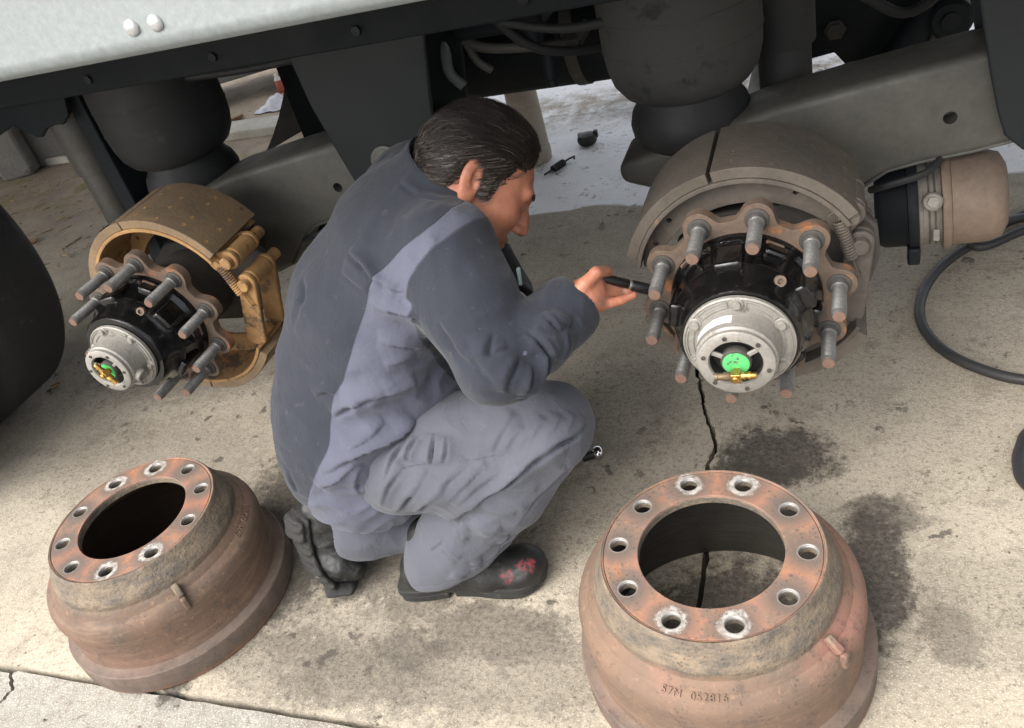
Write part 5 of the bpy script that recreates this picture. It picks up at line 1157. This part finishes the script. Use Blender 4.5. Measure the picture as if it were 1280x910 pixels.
for k in range(6):
    n_ = (ps - np.array((-.008, 0, .030))) / np.array((.093, .073, .079)) ** 2; n_ /= np.linalg.norm(n_, axis=1)[:, None]
    fl_ = np.stack([-np.ones(NS), -.15 * np.sign(ps[:, 1]) * (ps[:, 2] > .03) + dev, -.30 - .5 * (ps[:, 2] < .05)], 1); fl_ -= n_ * (fl_ * n_).sum(1)[:, None]; fl_ /= np.linalg.norm(fl_, axis=1)[:, None]
    sd_ = np.cross(fl_, n_); ww = .00042 * (1 - k / 6.5); lift = (.0008 + (.0012 + .0018 * dl) * math.sin(k / 5 * math.pi * .8))[:, None]
    ring_.append(np.stack([ps + n_ * lift - sd_ * ww, ps + n_ * lift + sd_ * ww, ps + n_ * (lift + ww)], 1)); ps = ps + fl_ * Ls
loc = np.stack(ring_, 1).reshape(-1, 3); SV = np.array(HC, float) + (loc @ Hm) * HS
a_ = (np.arange(NS)[:, None] * 18 + np.arange(5)[None] * 3).reshape(-1); SF = np.concatenate([np.stack([a_ + j, a_ + (j + 1) % 3, a_ + 3 + (j + 1) % 3, a_ + 3 + j], 1) for j in range(3)]); ST = np.repeat(tone, 18)
npmesh('strands', [(np.array(SV), np.array(SF))], M['hair'], hair, dict(tone=np.array(ST)))
SV = []; SF = []; ST = []
for sy in (-1, 1):
    for k in range(150):
        t_ = RNG.uniform(0, 1); p_ = np.array((.0985 - .020 * t_ ** 1.6, sy * (.012 + .036 * t_), .0225 + .006 * math.sin(t_ * 2.6) + RNG.normal(0, .0018))); o = len(SV)
        xs_ = np.arange(.135, .04, -.0006); fv_ = head_l(np.stack([xs_, np.full_like(xs_, p_[1]), np.full_like(xs_, p_[2])], 1).astype(f32)); hit_ = np.nonzero(fv_ < .0006)[0]
        if len(hit_): p_[0] = xs_[hit_[0]]
        d_ = np.array((-.4, sy * .9, .25 - .5 * t_)); d_ /= np.linalg.norm(d_)
        for j in range(3):
            for a_ in ((.0006, 0), (-.0004, .0005), (-.0004, -.0005)): SV.append(hw(p_ + d_ * .0040 * j + np.array((a_[0] + .0014, 0, a_[1])) * (1 - j * .2)))
            ST += [.15] * 3
        for j in range(2):
            a = o + 3 * j
            for i_ in range(3): SF.append((a + i_, a + (i_ + 1) % 3, a + 3 + (i_ + 1) % 3, a + 3 + i_))
npmesh('eyebrow', [(np.array(SV), np.array(SF))], M['hair'], hair, dict(tone=np.array(ST)))

# ---- boots
def boot_mat():
    t = NT('scuffed_black_leather'); n1 = t.noise(14, 7, .65); n2 = t.noise(70, 6, .7)
    c = t.mix(t.ramp(n1, .4, .65), (.011, .011, .0105), (.026, .025, .023)); c = t.mix(t.ramp(n2, .58, .72, 0, .6), c, (.085, .082, .075))
    for p_, r_ in (((-.580 - mo[0], .962 - mo[1], .072), .011), ((-.568 - mo[0], .968 - mo[1], .070), .010), ((-.607 - mo[0], .945 - mo[1], .058), .011), ((-.616 - mo[0], .943 - mo[1], .066), .007)):
        d = t.math('ADD', t.dist(p_), t.math('MULTIPLY', t.math('SUBTRACT', t.noise(45, 4, .7), .5), .03)); c = t.mix(t.math('MULTIPLY', t.ramp(d, r_ + .003, r_ - .003, 0, .8), t.ramp(t.noise(110, 4, .7), .40, .58)), c, (.24, .035, .045))
    return t.out(c, t.ramp(n1, .3, .7, .42, .65), 0, t.bump(n2, .3, .003, t.bump(n1, .4, .01)), .45)
M['boot'] = boot_mat(); M['sole'] = mat_gen('worn_rubber_sole', (.013, .013, .0125), (.028, .027, .025), 16, .8, 0, .6, 50, (.09, .085, .078), .58, 24, bd=.006)
BV, BF = surfnet(bootR_upper, (-.87, .88, .0), (-.53, 1.06, .22), .0045); BN = vnormals(BV, BF)
for pts, w, a in [([(-.662, .930, .045), (-.648, .940, .075), (-.642, .972, .084), (-.640, 1.0, .07)], .008, .004), ([(-.640, .938, .07), (-.626, .960, .078), (-.622, .985, .077)], .008, .0035), ([(-.69, .935, .075), (-.668, .932, .060), (-.655, .930, .03)], .007, .003), ([(-.60, .942, .055), (-.575, .95, .07), (-.56, .975, .075)], .02, .002)]: BV = crease(BV, BN, pts, w, a)
bR = npmesh('boot', [(BV, BF)], M['boot'], man)
Rb = Matrix.Rotation(math.atan2(.17, .985), 3, 'Z')
def solepart(z0, z1, x0, x1, k):
    lp = [(q_.x, q_.y) for q_ in spline([(x, y, 0) for x, y in sole_poly() + sole_poly()[:1]], 5)][:-1]; lp = [(x * k, y * k) for x, y in lp if x0 <= x <= x1]
    o_ = []
    for q_ in lp:
        if not o_ or (abs(q_[0] - o_[-1][0]) + abs(q_[1] - o_[-1][1])) > 1e-4: o_.append(q_)
    mb_ = MB().prism(o_, (0, 0, z0), (1, 0, 0), (0, 1, 0), (0, 0, z1 - z0))
    mb_.v = [tuple(Rb @ Vector((x, y, z + .010 * max(0, (x - .085) / .05) ** 2)) + Vector((-.692, .968, .0)) - man.location) for x, y, z in mb_.v]; return mb_
welt = solepart(.017, .032, -.2, .2, 1.07).build('sole', M['sole'], bR, smooth=30, bevel=.003, seg=3)
solepart(.001, .018, -.2, -.045, 1.05).build('heel', M['sole'], welt, smooth=30, bevel=.003, seg=2)
solepart(.003, .018, -.047, .2, 1.03).build('tread', M['sole'], welt, smooth=30, bevel=.003, seg=2)
BV, BF = surfnet(bootL_upper, (-1.12, .83, -.01), (-.86, 1.12, .26), .0040); BN = vnormals(BV, BF); BV = BV + BN * (.0022 * vnoise(BV, 45, 3.0) + .0012 * vnoise(BV, 110, 5.0))[:, None]
for pts, w, a in [([(-1.02, .935, .10), (-.995, .93, .08), (-.97, .94, .085)], .010, .006), ([(-1.02, .94, .13), (-.99, .94, .115), (-.96, .96, .115)], .010, .006), ([(-1.01, .93, .06), (-.98, .925, .05), (-.95, .94, .05)], .008, .005)]: BV = crease(BV, BN, pts, w, a)
bL = npmesh('boot', [(BV, BF)], M['boot'], man)
def soleL(P):
    c = [np.array(q_) for q_ in LBS]; wd_ = (.036, .034, .041, .041, .034)
    d = limb(P, [(c[k], wd_[k], .0105, LBL) for k in range(5)], .006)
    d = smin(d, limb(P, [(c[0] - np.array(LBN) * .014, .035, .012, LBL), (c[0] * .45 + c[1] * .55 - np.array(LBN) * .014, .035, .012, LBL)]), .003); return smax(d, .001 - P[:, 2], .003)
BV, BF = surfnet(soleL, (-1.14, .82, -.02), (-.86, 1.06, .26), .0032); BN = vnormals(BV, BF); out_ = np.clip(-(BN @ np.array((.5, .85, 0))), 0, 1)
BV = BV + BN * (out_ * .0022 * np.clip(3 * np.sin(BV[:, 2] * 330 + 1.5 * vnoise(BV, 30, 1.0)), -1, 1) + .0010 * vnoise(BV, 70, 2.0))[:, None]
npmesh('sole', [(BV, BF)], M['sole'], bL)

# ---- torch in the right hand and pen in the chest pocket (held / carried things)
M['torch'] = mat_gen('black_torch', (.008, .008, .009), (.014, .014, .015), 30, .35, .2, .1, 200)
e = empty('torch', (-.357, 1.09, .622)); tag(e, 'slim black torch held out in the right hand toward the hub studs', 'torch')
tdir = Vector((-.292 + .357, 1.13 - 1.09, .569 - .622)).normalized()
MB().lathe([(.0001, -.020), (.0070, -.020), (.0078, -.017), (.0078, .052), (.0072, .053)], (0, 0, 0), tdir, 24).build('barrel', M['torch'], e)
MB().lathe([(.0072, .053), (.0080, .0545), (.0080, .0565), (.0072, .058)], (0, 0, 0), tdir, 24).build('ring', M['stud_steel'], e)
MB().lathe([(.0072, .058), (.0086, .060), (.0092, .078), (.0092, .094), (.0080, .095), (.0078, .092), (.0001, .091)], (0, 0, 0), tdir, 24).build('head', M['torch'], e)
M['pen'] = mat_gen('pale_cyan_pen', (.45, .68, .66), (.40, .62, .60), 30, .3, 0, .02, 100)
e = empty('pen', (-.499, 1.115, .600)); tag(e, 'pale pen clipped at the chest of the coverall', 'pen')
MB().cyl((0, 0, 0), (.004, 0, .032), .0034, n=10, ch=.001).build('barrel', M['pen'], e); MB().box((.003, -.0045, .022), (.002, .002, .020)).build('clip', M['white_label'], e)
